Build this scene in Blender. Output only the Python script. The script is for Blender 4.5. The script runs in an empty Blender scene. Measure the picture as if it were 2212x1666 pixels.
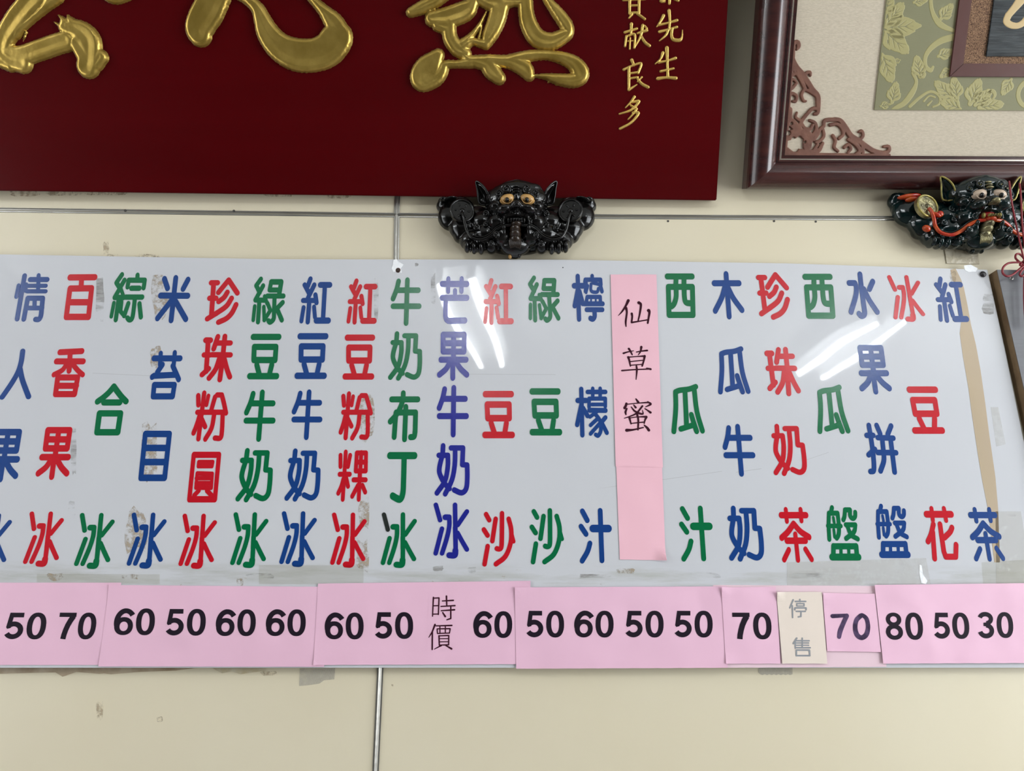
import bpy, bmesh, math, random
import numpy as np
from mathutils import Vector, Matrix
from mathutils.geometry import delaunay_2d_cdt
random.seed(7)
S = bpy.context.scene
COL = S.collection
PI = math.pi
# ------------------------------------------------------------------ camera, world, light, exposure
F, CX, CY = 1650.0, 1106.0, 833.0            # focal length and centre of the 2212 x 1666 frame, pixels
DIST, EYE, PITCH, ROLL = 1.65, 1.60, math.radians(14.6), math.radians(0.28)
cam = bpy.data.cameras.new('camera'); camo = bpy.data.objects.new('camera', cam); COL.objects.link(camo)
cam.sensor_width = 36.0; cam.lens = 36.0*F/2212.0; cam.clip_start = 0.02
RM = Matrix.Rotation(PI/2+PITCH, 3, 'X') @ Matrix.Rotation(ROLL, 3, 'Z')
camo.location = (0, -DIST, EYE); camo.rotation_euler = RM.to_euler(); S.camera = camo

w = bpy.data.worlds.new('world'); S.world = w; w.use_nodes = True
bg = w.node_tree.nodes['Background']; bg.inputs[0].default_value = (0.80, 0.90, 1.0, 1); bg.inputs[1].default_value = 0.9

def area(name, loc, target, sx, sy, power, color):
    l = bpy.data.lights.new(name, 'AREA'); l.shape = 'RECTANGLE'; l.size = sx; l.size_y = sy
    l.energy = power; l.color = color
    o = bpy.data.objects.new(name, l); COL.objects.link(o); o.location = loc
    d = Vector(target)-Vector(loc); o.rotation_euler = d.to_track_quat('-Z', 'Y').to_euler(); return o
# daylight through the open side of the shop on the right, plus a weaker fill added on the left
area('open_side_daylight', (4.5, -2.3, 1.45), (0.2, -0.9, 1.7), 2.8, 2.6, 235, (0.93, 0.97, 1.0))
area('left_fill_light', (-3.1, -1.3, 1.7), (0.2, -.3, 1.8), 1.5, 2.2, 48, (0.95, 0.98, 1.0))
S.view_settings.view_transform = 'Standard'; S.view_settings.look = 'None'
S.view_settings.exposure = 0.0; S.view_settings.gamma = 1.0; S.view_settings.use_curve_mapping = False

# ------------------------------------------------------------------ rays and planes
def ray(px, py):
    return RM @ Vector(((px-CX)/F, -(py-CY)/F, -1.0))
CAMP = Vector((0, -DIST, EYE))
class Plane:                                  # origin, in-plane right axis, up axis, normal towards the room
    def __init__(s, o, up): s.o = Vector(o); s.r = Vector((1,0,0)); s.u = Vector(up).normalized(); s.n = s.r.cross(s.u)
    def at(s, a, b, h=0): return s.o + s.r*a + s.u*b + s.n*h
    def hit(s, px, py, h=0):                  # plane coordinates (a, b) of the place a pixel looks at
        d = ray(px, py); o = s.o + s.n*h
        t = (o-CAMP).dot(s.n)/d.dot(s.n); p = CAMP + d*t - s.o
        return p.dot(s.r), p.dot(s.u)
WALL = Plane((0,0,0), (0,0,1))                # n = (0,-1,0): towards the camera
assert WALL.n.y < 0
def P(px, py, h=0.0):
    a, b = WALL.hit(px, py, h); return WALL.at(a, b, h)
def tilted(px, py, h, deg):                   # plane leaning forward, hinged at the wall point seen at (px,py)
    p = P(px, py, h); t = math.radians(deg)
    return Plane(p, (0, -math.sin(t), math.cos(t)))

# ------------------------------------------------------------------ materials
def mat(name, col, rough=0.5, metal=0.0, bump=0, bscale=50, var=None, vscale=4, stretch=None, coat=0, spec=None, ior=None, bdist=0.002, detail=3):
    m = bpy.data.materials.new(name); m.use_nodes = True; nt = m.node_tree; N = nt.nodes; L = nt.links
    b = N['Principled BSDF']; b.inputs['Base Color'].default_value = (*col, 1); b.inputs['Roughness'].default_value = rough
    b.inputs['Metallic'].default_value = metal; b.inputs['Coat Weight'].default_value = coat
    b.inputs['Coat Roughness'].default_value = 0.06
    if ior: b.inputs['IOR'].default_value = ior
    if spec is not None: b.inputs['Specular IOR Level'].default_value = spec
    tc = N.new('ShaderNodeTexCoord'); mp = N.new('ShaderNodeMapping'); L.new(tc.outputs['Object'], mp.inputs[0])
    if stretch: mp.inputs['Scale'].default_value = stretch
    if var:
        n = N.new('ShaderNodeTexNoise'); n.inputs['Scale'].default_value = vscale; n.inputs['Detail'].default_value = 6
        L.new(mp.outputs[0], n.inputs[0])
        r = N.new('ShaderNodeValToRGB'); r.color_ramp.elements[0].position = 0.35; r.color_ramp.elements[1].position = 0.65
        r.color_ramp.elements[0].color = (*col, 1); r.color_ramp.elements[1].color = (*var, 1)
        L.new(n.outputs[0], r.inputs[0]); L.new(r.outputs[0], b.inputs['Base Color'])
    if bump:
        n = N.new('ShaderNodeTexNoise'); n.inputs['Scale'].default_value = bscale; n.inputs['Detail'].default_value = detail
        L.new(mp.outputs[0], n.inputs[0]); bp = N.new('ShaderNodeBump'); bp.inputs['Strength'].default_value = bump
        bp.inputs['Distance'].default_value = bdist
        L.new(n.outputs[0], bp.inputs['Height']); L.new(bp.outputs[0], b.inputs['Normal'])
    return m
def noise_mix(m, col2, scale, lo, hi, band=None, stretch=(1,1,1), detail=8):
    """dirt of its own shape: a second colour where noise is high, optionally only inside z/x bands (object space)"""
    nt = m.node_tree; N = nt.nodes; L = nt.links; b = N['Principled BSDF']
    tc = N.new('ShaderNodeTexCoord'); mp = N.new('ShaderNodeMapping'); mp.inputs['Scale'].default_value = stretch
    L.new(tc.outputs['Object'], mp.inputs[0]); n = N.new('ShaderNodeTexNoise'); n.inputs['Scale'].default_value = scale; n.inputs['Detail'].default_value = detail
    n.inputs['Roughness'].default_value = 0.65
    L.new(mp.outputs[0], n.inputs[0]); mr = N.new('ShaderNodeMapRange'); mr.inputs[1].default_value = lo; mr.inputs[2].default_value = hi
    L.new(n.outputs[0], mr.inputs[0]); f = mr.outputs[0]
    if band:
        axis, a0, a1, b1, b0 = band; sx = N.new('ShaderNodeSeparateXYZ'); L.new(tc.outputs['Object'], sx.inputs[0])
        for u, v in ((a0, a1), (b0, b1)):
            r = N.new('ShaderNodeMapRange'); r.interpolation_type = 'SMOOTHSTEP'; r.inputs[1].default_value = u; r.inputs[2].default_value = v
            L.new(sx.outputs[axis], r.inputs[0]); mu = N.new('ShaderNodeMath'); mu.operation = 'MULTIPLY'
            L.new(f, mu.inputs[0]); L.new(r.outputs[0], mu.inputs[1]); f = mu.outputs[0]
    mx = N.new('ShaderNodeMix'); mx.data_type = 'RGBA'; bc = b.inputs['Base Color']
    if bc.links: L.new(bc.links[0].from_socket, mx.inputs[6])
    else: mx.inputs[6].default_value = bc.default_value
    mx.inputs[7].default_value = (*col2, 1); L.new(f, mx.inputs[0]); L.new(mx.outputs[2], bc)
def clear(name, tint, gloss_rough=0.1, fac=0.08, tex=None):      # thin clear film / pane: see-through plus sheen
    m = bpy.data.materials.new(name); m.use_nodes = True; nt = m.node_tree; N = nt.nodes; L = nt.links
    N.remove(N['Principled BSDF']); out = N['Material Output']
    t = N.new('ShaderNodeBsdfTransparent'); t.inputs[0].default_value = (*tint, 1)
    g = N.new('ShaderNodeBsdfGlossy'); g.inputs['Roughness'].default_value = gloss_rough
    lw = N.new('ShaderNodeLayerWeight'); lw.inputs[0].default_value = .5
    pw = N.new('ShaderNodeMath'); pw.operation = 'POWER'; pw.inputs[1].default_value = 4; L.new(lw.outputs['Facing'], pw.inputs[0])
    fr = N.new('ShaderNodeMath'); fr.operation = 'MULTIPLY_ADD'; fr.inputs[1].default_value = .6; fr.inputs[2].default_value = fac*.5; L.new(pw.outputs[0], fr.inputs[0])
    mx = N.new('ShaderNodeMixShader'); L.new(fr.outputs[0], mx.inputs[0]); L.new(t.outputs[0], mx.inputs[1]); L.new(g.outputs[0], mx.inputs[2])
    if tex:
        n = N.new('ShaderNodeTexNoise'); n.inputs['Scale'].default_value = tex; tc = N.new('ShaderNodeTexCoord'); L.new(tc.outputs['Object'], n.inputs[0])
        bp = N.new('ShaderNodeBump'); bp.inputs['Distance'].default_value = 0.004; bp.inputs['Strength'].default_value = 0.7
        L.new(n.outputs[0], bp.inputs['Height']); L.new(bp.outputs[0], g.inputs['Normal'])
    L.new(mx.outputs[0], out.inputs[0]); return m
def patch_mat(name, col, alpha=0.6, scale=30, lo=0.4, hi=0.6, rough=0.6, stretch=(1,1,1)):   # residue with ragged see-through holes
    m = mat(name, col, rough); nt = m.node_tree; N = nt.nodes; L = nt.links; b = N['Principled BSDF']
    tc = N.new('ShaderNodeTexCoord'); mp = N.new('ShaderNodeMapping'); mp.inputs['Scale'].default_value = stretch; L.new(tc.outputs['Object'], mp.inputs[0])
    n = N.new('ShaderNodeTexNoise'); n.inputs['Scale'].default_value = scale; n.inputs['Detail'].default_value = 8; n.inputs['Roughness'].default_value = .7
    L.new(mp.outputs[0], n.inputs[0]); r = N.new('ShaderNodeMapRange'); r.inputs[1].default_value = lo; r.inputs[2].default_value = hi; r.inputs[4].default_value = alpha
    L.new(n.outputs[0], r.inputs[0]); L.new(r.outputs[0], b.inputs['Alpha']); return m

M = {}
M['wall'] = mat('cream_laminate', (0.665,0.60,0.45), 0.42, bump=0.15, bscale=7, var=(0.645,0.575,0.42), vscale=2.2)
M['wall_side'] = mat('painted_wall', (0.55,0.52,0.46), 0.7, bump=0.2, bscale=30)
M['ceil'] = mat('ceiling_paint', (0.75,0.75,0.73), 0.8, bump=0.2, bscale=20)
M['floor'] = mat('floor_tile', (0.14,0.13,0.12), 0.5, bump=0.2, bscale=12, var=(0.10,0.095,0.09))
M['wall_dark'] = mat('dark_far_wall', (0.06,0.055,0.05), 0.7, bump=0.2, bscale=20)
M['seam'] = mat('seam_dark', (0.05,0.045,0.04), 0.7)
M['trim'] = mat('dull_aluminium', (0.42,0.41,0.38), 0.32, 0.9, bump=0.3, bscale=80, stretch=(0.1,1,1))
M['lacquer'] = mat('red_lacquer', (0.072,0.0009,0.0022), 0.13, bump=0.05, bscale=60, var=(0.062,0.0007,0.0018), vscale=3, stretch=(0.3,3,3), bdist=0.0006)
M['gold'] = mat('gold_leaf', (0.50,0.345,0.080), 0.34, 0.72, bump=0.4, bscale=90, var=(0.36,0.24,0.045), vscale=22, bdist=0.0012)
noise_mix(M['gold'], (0.10,0.05,0.02), 34, 0.66, 0.72)
M['gold_small'] = mat('gold_paint', (0.68,0.46,0.12), 0.35, 0.7, bump=0.6, bscale=300, bdist=0.001)
M['fr'] = mat('mahogany_frame', (0.058,0.016,0.013), 0.27, bump=0.04, bscale=30, var=(0.032,0.010,0.010), vscale=10, stretch=(1,6,6), coat=0.25)
M['fr_in'] = mat('inner_frame_wood', (0.115,0.035,0.03), 0.4, bump=0.2, bscale=60, coat=0.2)
M['fillet'] = mat('silvered_fillet', (0.62,0.55,0.45), 0.25, 0.8)
M['linen'] = mat('linen_mat', (0.76,0.665,0.55), 0.85, bump=0.5, bscale=450, var=(0.66,0.575,0.465), vscale=260, stretch=(0.5,1,1.6), bdist=0.0008)
noise_mix(M['linen'], (0.30,0.25,0.20), 420, 0.70, 0.76, stretch=(0.5,1,1))
M['damask'] = mat('damask_ground', (0.27,0.26,0.145), 0.5, bump=0.3, bscale=500, stretch=(0.2,1,1), bdist=0.0006)
M['motif'] = mat('damask_gold_weave', (0.47,0.42,0.19), 0.42, bump=0.4, bscale=500, stretch=(0.2,1,1), bdist=0.0006)
M['glitter'] = mat('bronze_glitter', (0.42,0.25,0.15), 0.35, 0.6, bump=1.0, bscale=700, var=(0.09,0.045,0.03), vscale=420, bdist=0.002)
M['slate'] = mat('black_slate', (0.016,0.02,0.026), 0.35, bump=1.0, bscale=90, var=(0.05,0.06,0.07), vscale=110, stretch=(0.12,1,2), bdist=0.004)
M['fret'] = mat('carved_fretwork', (0.25,0.105,0.07), 0.5, bump=0.3, bscale=120, var=(0.17,0.065,0.045), vscale=40)
M['glass'] = clear('picture_glass', (0.97,0.97,0.96), 0.02, 0.075)
M['acrylic'] = mat('white_acrylic', (0.575,0.58,0.605), 0.03, bump=0.10, bscale=4.2, var=(0.55,0.555,0.585), vscale=1.5, ior=1.49, bdist=0.03, detail=0)
M['red'] = mat('red_vinyl', (0.47,0.006,0.015), 0.22, bump=0.25, bscale=160, bdist=0.0006)
M['green'] = mat('green_vinyl', (0.0,0.125,0.042), 0.22, bump=0.25, bscale=160, bdist=0.0006)
M['blue'] = mat('blue_vinyl', (0.006,0.043,0.195), 0.22, bump=0.25, bscale=160, bdist=0.0006)
M['violet'] = mat('deep_blue_vinyl', (0.012,0.016,0.225), 0.22, bump=0.25, bscale=160, bdist=0.0006)
M['marker'] = mat('black_marker', (0.008,0.012,0.010), 0.4)
M['pink'] = mat('pink_paper', (0.75,0.46,0.59), 0.55, bump=0.8, bscale=11, bdist=0.008, detail=1, spec=0.35)
M['pink2'] = mat('pale_pink_paper', (0.79,0.46,0.535), 0.55, bump=0.8, bscale=13, bdist=0.006, detail=1, spec=0.35)
M['backing'] = mat('faded_pink_backing', (0.72,0.52,0.58), 0.6, bump=0.3, bscale=15, bdist=0.004)
M['cream'] = mat('cream_label', (0.72,0.62,0.54), 0.6, bump=0.3, bscale=15, bdist=0.004)
M['ink'] = mat('black_ink', (0.010,0.005,0.012), 0.6, spec=.15)
M['maroon'] = mat('maroon_ink', (0.032,0.002,0.010), 0.6, spec=.15)
M['greyink'] = mat('grey_ink', (0.24,0.25,0.27), 0.5)
M['felt'] = mat('felt_pen_ink', (0.030,0.017,0.045), 0.6, spec=.15, var=(0.10,0.06,0.13), vscale=60)
M['black_resin'] = mat('black_glazed_resin', (0.003,0.0027,0.0025), 0.17, bump=0.12, bscale=140, bdist=0.001, spec=.4)
M['brown_resin'] = mat('brown_worn_resin', (0.020,0.011,0.006), 0.32, bump=0.4, bscale=120, bdist=0.001)
M['eye_amber'] = mat('amber_eye', (0.46,0.26,0.085), 0.35, bump=0.2, bscale=100)
M['pupil'] = mat('black_pupil', (0.005,0.005,0.005), 0.15)
M['green_resin'] = mat('dark_green_glaze', (0.0015,0.004,0.0035), 0.14, bump=0.15, bscale=140, var=(0.003,0.015,0.016), vscale=24, bdist=0.001)
M['antique'] = mat('antique_gold', (0.36,0.32,0.17), 0.32, 0.65, bump=0.7, bscale=160, var=(0.10,0.09,0.055), vscale=60)
M['bright_gold'] = mat('bright_gold_paint', (0.42,0.35,0.10), 0.3, 0.6, var=(0.14,0.12,0.05), vscale=60)
M['eye_pale'] = mat('pale_eye', (0.52,0.40,0.30), 0.35)
M['ribbon'] = mat('red_orange_paint', (0.34,0.012,0.008), 0.22, var=(0.44,0.075,0.010), vscale=45)
M['mouth'] = mat('red_mouth', (0.28,0.008,0.008), 0.3)
M['cord'] = mat('red_cord', (0.20,0.006,0.014), 0.45, bump=0.8, bscale=600, bdist=0.001)
M['grey_panel'] = mat('grey_panel_face', (0.115,0.118,0.130), 0.38, bump=0.2, bscale=100, var=(0.10,0.10,0.112), vscale=30, stretch=(0.2,1,2))
M['wood_edge'] = mat('raw_board_edge', (0.25,0.165,0.085), 0.7, bump=0.4, bscale=120, var=(0.13,0.075,0.035), vscale=12)
M['screw'] = mat('screw_steel', (0.35,0.34,0.33), 0.3, 0.9)
M['rust'] = mat('rusty_screw', (0.06,0.03,0.022), 0.45, 0.5, bump=0.5, bscale=500)
M['darkscrew'] = mat('dark_screw_cap', (0.035,0.032,0.035), 0.3, 0.4)
M['tan_tape'] = mat('tan_parcel_tape', (0.40,0.31,0.21), 0.3, bump=0.2, bscale=30, var=(0.40,0.31,0.20), vscale=15, stretch=(1,1,0.4))
M['clear_tape'] = clear('clear_tape', (0.95,0.945,0.91), 0.15, 0.05, 25)
M['frost_tape'] = patch_mat('frosted_tape', (0.62,0.60,0.55), 0.35, 20, 0.2, 0.5, 0.25)
M['residue'] = patch_mat('glue_residue', (0.42,0.33,0.22), 0.62, 75, 0.44, 0.60)
M['dirt'] = patch_mat('grey_smear', (0.22,0.20,0.165), 0.6, 30, 0.45, 0.68, stretch=(0.35,1,1.3))
M['torn'] = mat('torn_white_tape', (0.85,0.86,0.88), 0.25, bump=0.8, bscale=140)
M['scratch'] = mat('fine_scratch', (0.38,0.38,0.39), .5)
M['white_metal'] = mat('white_enamel', (0.75,0.75,0.73), 0.35)
tube = bpy.data.materials.new('lit_tube'); tube.use_nodes = True
tb = tube.node_tree.nodes['Principled BSDF']; tb.inputs['Emission Color'].default_value = (0.92,0.97,1,1); tb.inputs['Emission Strength'].default_value = 62
M['tube'] = tube

# ------------------------------------------------------------------ object helpers
def obj(name, me, material=None, parent=None, kind=None, label=None):
    o = bpy.data.objects.new(name, me); COL.objects.link(o)
    if material is not None:
        if not me.materials: me.materials.append(material)
    if parent is not None: o.parent = parent; o.matrix_parent_inverse = parent.matrix_world.inverted() if parent.type == 'EMPTY' else Matrix()
    if kind: o['kind'] = kind
    if label: o['label'] = label
    return o
def thing(name, label, cat, loc=(0,0,0), group=None):
    o = bpy.data.objects.new(name, None); COL.objects.link(o); o.empty_display_size = 0.05; o.location = loc
    o.matrix_world = Matrix.Translation(loc); o['label'] = label; o['category'] = cat
    if group: o['group'] = group
    return o
def mesh(name, verts, faces, smooth=False):
    me = bpy.data.meshes.new(name); me.from_pydata([tuple(v) for v in verts], [], faces); me.update()
    if smooth: me.polygons.foreach_set('use_smooth', [True]*len(me.polygons))
    return me
def prism(name, pts2, plane, h0, h1, material, parent=None, bev=0, **kw):   # polygon in plane coords, from height h0 to h1
    n = len(pts2); v = [plane.at(a, b, h0) for a, b in pts2]+[plane.at(a, b, h1) for a, b in pts2]
    ar = sum(pts2[i][0]*pts2[(i+1)%n][1]-pts2[(i+1)%n][0]*pts2[i][1] for i in range(n))
    f = [tuple(range(n))[::-1], tuple(range(n, 2*n))]+[(i, (i+1)%n, n+(i+1)%n, n+i) for i in range(n)]
    if ar < 0: f = [q[::-1] for q in f]
    me = mesh(name, v, f)
    if bev:
        bm = bmesh.new(); bm.from_mesh(me); bmesh.ops.bevel(bm, geom=bm.edges[:], offset=bev, segments=2, affect='EDGES', clamp_overlap=True); bm.to_mesh(me); bm.free()
    return obj(name, me, material, parent, **kw)
def ppoly(px, plane, h=0.0): return [plane.hit(x, y, h) for x, y in px]
def box(name, lo, hi, material, parent=None, bev=0, **kw):
    return prism(name, [(lo[0],lo[2]),(hi[0],lo[2]),(hi[0],hi[2]),(lo[0],hi[2])], WALL, -hi[1], -lo[1], material, parent, bev, **kw)
def catmull(pts, k=5):
    if len(pts) < 3: return pts
    p = [np.array(q, float) for q in pts]; p = [2*p[0]-p[1]]+p+[2*p[-1]-p[-2]]; out = []
    for i in range(1, len(p)-2):
        for j in range(k):
            t = j/k; out.append(0.5*((2*p[i])+(-p[i-1]+p[i+1])*t+(2*p[i-1]-5*p[i]+4*p[i+1]-p[i+2])*t*t+(-p[i-1]+3*p[i]-3*p[i+1]+p[i+2])*t**3))
    out.append(p[-2]); return [tuple(q) for q in out]
def stadiums(paths, pen, seg=7):
    """paths: list of lists of (a,b[,r]) in plane units; pen (rx, rz); returns convex polygons"""
    polys = []
    for path, k in paths:
        if len(path) == 1: path = path*2
        for p, q in zip(path, path[1:]):
            rp = (p[2] if len(p) > 2 else 1.0)*k; rq = (q[2] if len(q) > 2 else 1.0)*k
            dx = (q[0]-p[0])/pen[0]; dy = (q[1]-p[1])/pen[1]; an = math.atan2(dy, dx) if (dx or dy) else 0
            pl = []
            for i in range(seg+1):
                t = an+PI/2+PI*i/seg; pl.append((p[0]+math.cos(t)*pen[0]*rp, p[1]+math.sin(t)*pen[1]*rp))
            for i in range(seg+1):
                t = an-PI/2+PI*i/seg; pl.append((q[0]+math.cos(t)*pen[0]*rq, q[1]+math.sin(t)*pen[1]*rq))
            polys.append(pl)
    return polys
def flat_letter(name, polys, plane, h0, h1, material, parent=None, centre=True, **kw):
    """union of convex polygons as one flat cut-out with its edge thickness"""
    vv = []; ff = []
    for pl in polys:
        ar = sum(pl[i][0]*pl[(i+1)%len(pl)][1]-pl[(i+1)%len(pl)][0]*pl[i][1] for i in range(len(pl)))
        if abs(ar) < 1e-10: continue
        pl = pl if ar > 0 else pl[::-1]; b = len(vv); vv += [Vector((x, y)) for x, y in pl]; ff.append(list(range(b, b+len(pl))))
    V2, E2, F2, _o, _e, OF = delaunay_2d_cdt(vv, [], ff, 0, 1e-6, True)
    F2 = [f for f, of in zip(F2, OF) if len(of)]
    n = len(V2); V = [plane.at(p.x, p.y, h1) for p in V2]+[plane.at(p.x, p.y, h0) for p in V2]; Fc = [tuple(f) for f in F2]
    ed = {}
    for f in F2:
        for i in range(len(f)): ed[(f[i], f[(i+1)%len(f)])] = 1
    for (i, j) in list(ed):
        if (j, i) not in ed: Fc.append((i, n+i, n+j, j))
    return obj(name, mesh(name, V, Fc), material, parent, **kw)
def tube_mesh(name, pts, rad, sides=8, closed=False):
    pts = [Vector(p) for p in pts]; V = []; Fc = []; n = len(pts)
    for i, p in enumerate(pts):
        if closed: d = pts[(i+1)%n]-pts[i-1]
        else: d = pts[min(i+1, n-1)]-pts[max(i-1, 0)]
        d.normalize(); s = d.cross(Vector((0,-1,0)));
        if s.length < 1e-4: s = Vector((1,0,0))
        s.normalize(); t = s.cross(d); r = rad[i] if isinstance(rad, (list, tuple)) else rad
        for k in range(sides):
            a = 2*PI*k/sides; V.append(p+s*math.cos(a)*r+t*math.sin(a)*r)
    for i in range(n if closed else n-1):
        for k in range(sides):
            j = (i+1)%n; Fc.append((i*sides+k, i*sides+(k+1)%sides, j*sides+(k+1)%sides, j*sides+k))
    if not closed: Fc += [tuple(range(sides)), tuple(range((n-1)*sides, n*sides))[::-1]]
    me = mesh(name, V, Fc, True); bm = bmesh.new(); bm.from_mesh(me); bmesh.ops.recalc_face_normals(bm, faces=bm.faces); bm.to_mesh(me); bm.free(); return me
def relief(name, caps, plane, cell, height, edge, material, parent=None, base=0.0, holes=(), dome=0.0, wob=0.0, **kw):
    """carved relief: height field over a plane, from tapered capsules ((x,y,r),(x,y,r)) in plane units"""
    A = np.array([[*p, *q] for c in caps for p, q in zip(c, c[1:])], float)
    x0 = (np.minimum(A[:,0]-A[:,2], A[:,3]-A[:,5])).min()-cell*2; x1 = (np.maximum(A[:,0]+A[:,2], A[:,3]+A[:,5])).max()+cell*2
    y0 = (np.minimum(A[:,1]-A[:,2], A[:,4]-A[:,5])).min()-cell*2; y1 = (np.maximum(A[:,1]+A[:,2], A[:,4]+A[:,5])).max()+cell*2
    nx = int((x1-x0)/cell)+1; ny = int((y1-y0)/cell)+1
    X, Y = np.meshgrid(x0+np.arange(nx)*cell, y0+np.arange(ny)*cell)
    def field(A):
        D = np.full(X.shape, -1e3)
        for a in A:
            dx, dy = a[3]-a[0], a[4]-a[1]; L2 = dx*dx+dy*dy+1e-12
            t = np.clip(((X-a[0])*dx+(Y-a[1])*dy)/L2, 0, 1)
            D = np.maximum(D, a[2]+(a[5]-a[2])*t-np.hypot(X-a[0]-t*dx, Y-a[1]-t*dy))
        return D
    D = field(A)
    if wob: D = D + wob*np.sin(X/wob*0.9+2*np.sin(Y/wob*0.5))*np.cos(Y/wob*0.8)*0.35
    if len(holes):
        B = np.array([[*p, *q] for c in holes for p, q in zip(c, c[1:])], float); D = np.minimum(D, -field(B))
    t = np.clip(D/edge, 0, 1); H = height*np.sqrt(1-(1-t)**2) + dome*np.clip((D-edge)/edge, -1, 1.5)*(t >= 1)
    H = np.where(D < 0, np.maximum(D*1.5, -0.004), H) + base
    keep = D > -cell*1.6
    idx = -np.ones(X.shape, int); ok = keep[:-1,:-1] & keep[1:,:-1] & keep[:-1,1:] & keep[1:,1:]
    use = np.zeros(X.shape, bool); use[:-1,:-1] |= ok; use[1:,:-1] |= ok; use[:-1,1:] |= ok; use[1:,1:] |= ok
    idx[use] = np.arange(use.sum())
    o, r, u, nn = (np.array(v) for v in (plane.o, plane.r, plane.u, plane.n))
    V = o+X[use][:,None]*r+Y[use][:,None]*u+H[use][:,None]*nn
    j, i = np.nonzero(ok); Fc = np.stack([idx[j,i], idx[j,i+1], idx[j+1,i+1], idx[j+1,i]], 1)
    me = bpy.data.meshes.new(name); me.from_pydata(V.tolist(), [], Fc.tolist()); me.update()
    me.polygons.foreach_set('use_smooth', [True]*len(me.polygons))
    return obj(name, me, material, parent, **kw)
def ellipsoid(bm, c, r, rot=None, seg=16):
    g = bmesh.ops.create_uvsphere(bm, u_segments=seg, v_segments=max(8, seg*2//3), radius=1)
    m = Matrix.Translation(c) @ (rot.to_4x4() if rot else Matrix.Identity(4)) @ Matrix.Diagonal((*r, 1))
    bmesh.ops.transform(bm, matrix=m, verts=g['verts'])
def from_bm(name, bm, smooth=True):
    me = bpy.data.meshes.new(name); bm.to_mesh(me); bm.free()
    if smooth: me.polygons.foreach_set('use_smooth', [True]*len(me.polygons))
    return me
# ------------------------------------------------------------------ the setting
def struct(o): o['kind'] = 'structure'; return o
RX0, RX1, RZ, RYB = -3.2, 4.6, 3.25, -6.6
struct(box('floor', (RX0, RYB, -0.1), (RX1, 0.1, 0.0), M['floor']))
struct(box('ceiling', (RX0, RYB, RZ), (RX1, 0.1, RZ+0.1), M['ceil']))
struct(box('wall_left', (RX0-0.1, RYB, 0), (RX0, 0.1, RZ), M['wall_dark']))
struct(box('wall_right', (RX1, -1.0, 0), (RX1+0.1, 0.1, RZ), M['wall_side']))
struct(box('wall_far_right', (RX1, RYB, 0), (RX1+0.1, -4.5, RZ), M['wall_dark']))
struct(box('wall_front', (RX0, RYB-0.1, 0), (RX1, RYB, RZ), M['wall_dark']))
struct(box('wall_near_right', (RX1, -4.5, 2.95), (RX1+0.1, -1.0, RZ), M['wall_side']))
wb = struct(box('wall_back', (RX0, 0.004, 0), (RX1, 0.1, RZ), M['seam']))
seam = [P(858, 430), P(856, 565), P(822, 1440), P(811.5, 1666)]
sx = sum(p.x for p in seam)/4
tz = [P(-40, 453.5), P(920, 466), P(1930, 472), P(2260, 474)]
zt = lambda x: float(np.interp(x, [p.x for p in tz], [p.z for p in tz]))
g = 0.0035
xs_l = [RX0, tz[0].x, sx-g]; xs_r = [sx+g, tz[2].x, tz[3].x, 3.0]
xsx = lambda p: p.x
def panel(xs, up):
    tr = [(x, zt(x)+(g if up else -g)) for x in xs]
    oth = RZ if up else 0.02
    pts = [(xs[0], oth)]+tr+[(xs[-1], oth)]
    if up: pts = pts[::-1]
    return prism('wall_panel', pts, WALL, -0.004, 0, M['wall'], wb)
for up in (True, False):
    panel([RX0+0.01, tz[0].x, seam[1].x-g], up) if up else None
# left lower panel follows the slightly leaning joint
prism('wall_panel', [(RX0+.01, .02), (seam[3].x-g-0.002, .02)]+[(p.x-g, p.z) for p in seam[::-1]]+[(seam[0].x-g, zt(seam[0].x)-g), (tz[0].x, zt(tz[0].x)-g), (RX0+.01, zt(RX0)-g)], WALL, -0.004, 0, M['wall'], wb)
prism('wall_panel', [(seam[3].x+g-0.002, .02), (3.0, .02), (3.0, zt(3.0)-g), (tz[2].x, zt(tz[2].x)-g), (seam[0].x+g, zt(seam[0].x)-g)]+[(p.x+g, p.z) for p in seam[1:]], WALL, -0.004, 0, M['wall'], wb)
panel([seam[0].x+g, tz[2].x, tz[3].x, 3.0], True)
prism('wall_panel', [(3.01, .02), (RX1-.01, .02), (RX1-.01, RZ-.01), (3.01, RZ-.01)], WALL, -0.004, 0, M['wall'], wb)
# metal joint strips: a flat flange with a raised bead; horizontal one with screw holes
def strip(name, pts, hw, bead):
    n = len(pts); L = [(p[0], p[1]) for p in pts]; nrm = []
    for i in range(n):
        a = Vector(L[max(i-1,0)]); b = Vector(L[min(i+1,n-1)]); d = (b-a).normalized(); nrm.append(Vector((-d.y, d.x)))
    prof = [(-hw,0),(-hw,.0016),(-hw*.55,.002),(-bead,.0022),(-bead*.6,.0046),(0,.0056),(bead*.6,.0046),(bead,.0022),(hw*.55,.002),(hw,.0016),(hw,0)]
    V = []; Fc = []; m = len(prof)
    for p, q in zip(L, nrm):
        for s, h in prof: V.append(WALL.at(p[0]+q.x*s, p[1]+q.y*s, h))
    for i in range(n-1):
        for k in range(m-1): Fc.append((i*m+k, i*m+k+1, (i+1)*m+k+1, (i+1)*m+k))
    me = mesh(name, V, Fc); me.materials.append(M['trim']); me.materials.append(M['seam'])
    for i, pl in enumerate(me.polygons):
        if i % (m-1) in (0, 9): pl.material_index = 1
    o = obj(name, me); return struct(o)
t1 = strip('trim_1', [(RX0, zt(RX0))]+[(x, zt(x)) for x in (tz[0].x, P(450,460).x, tz[1].x, tz[2].x, tz[3].x)]+[(3.0, zt(3.0))], 0.0056, 0.0028)
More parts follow.
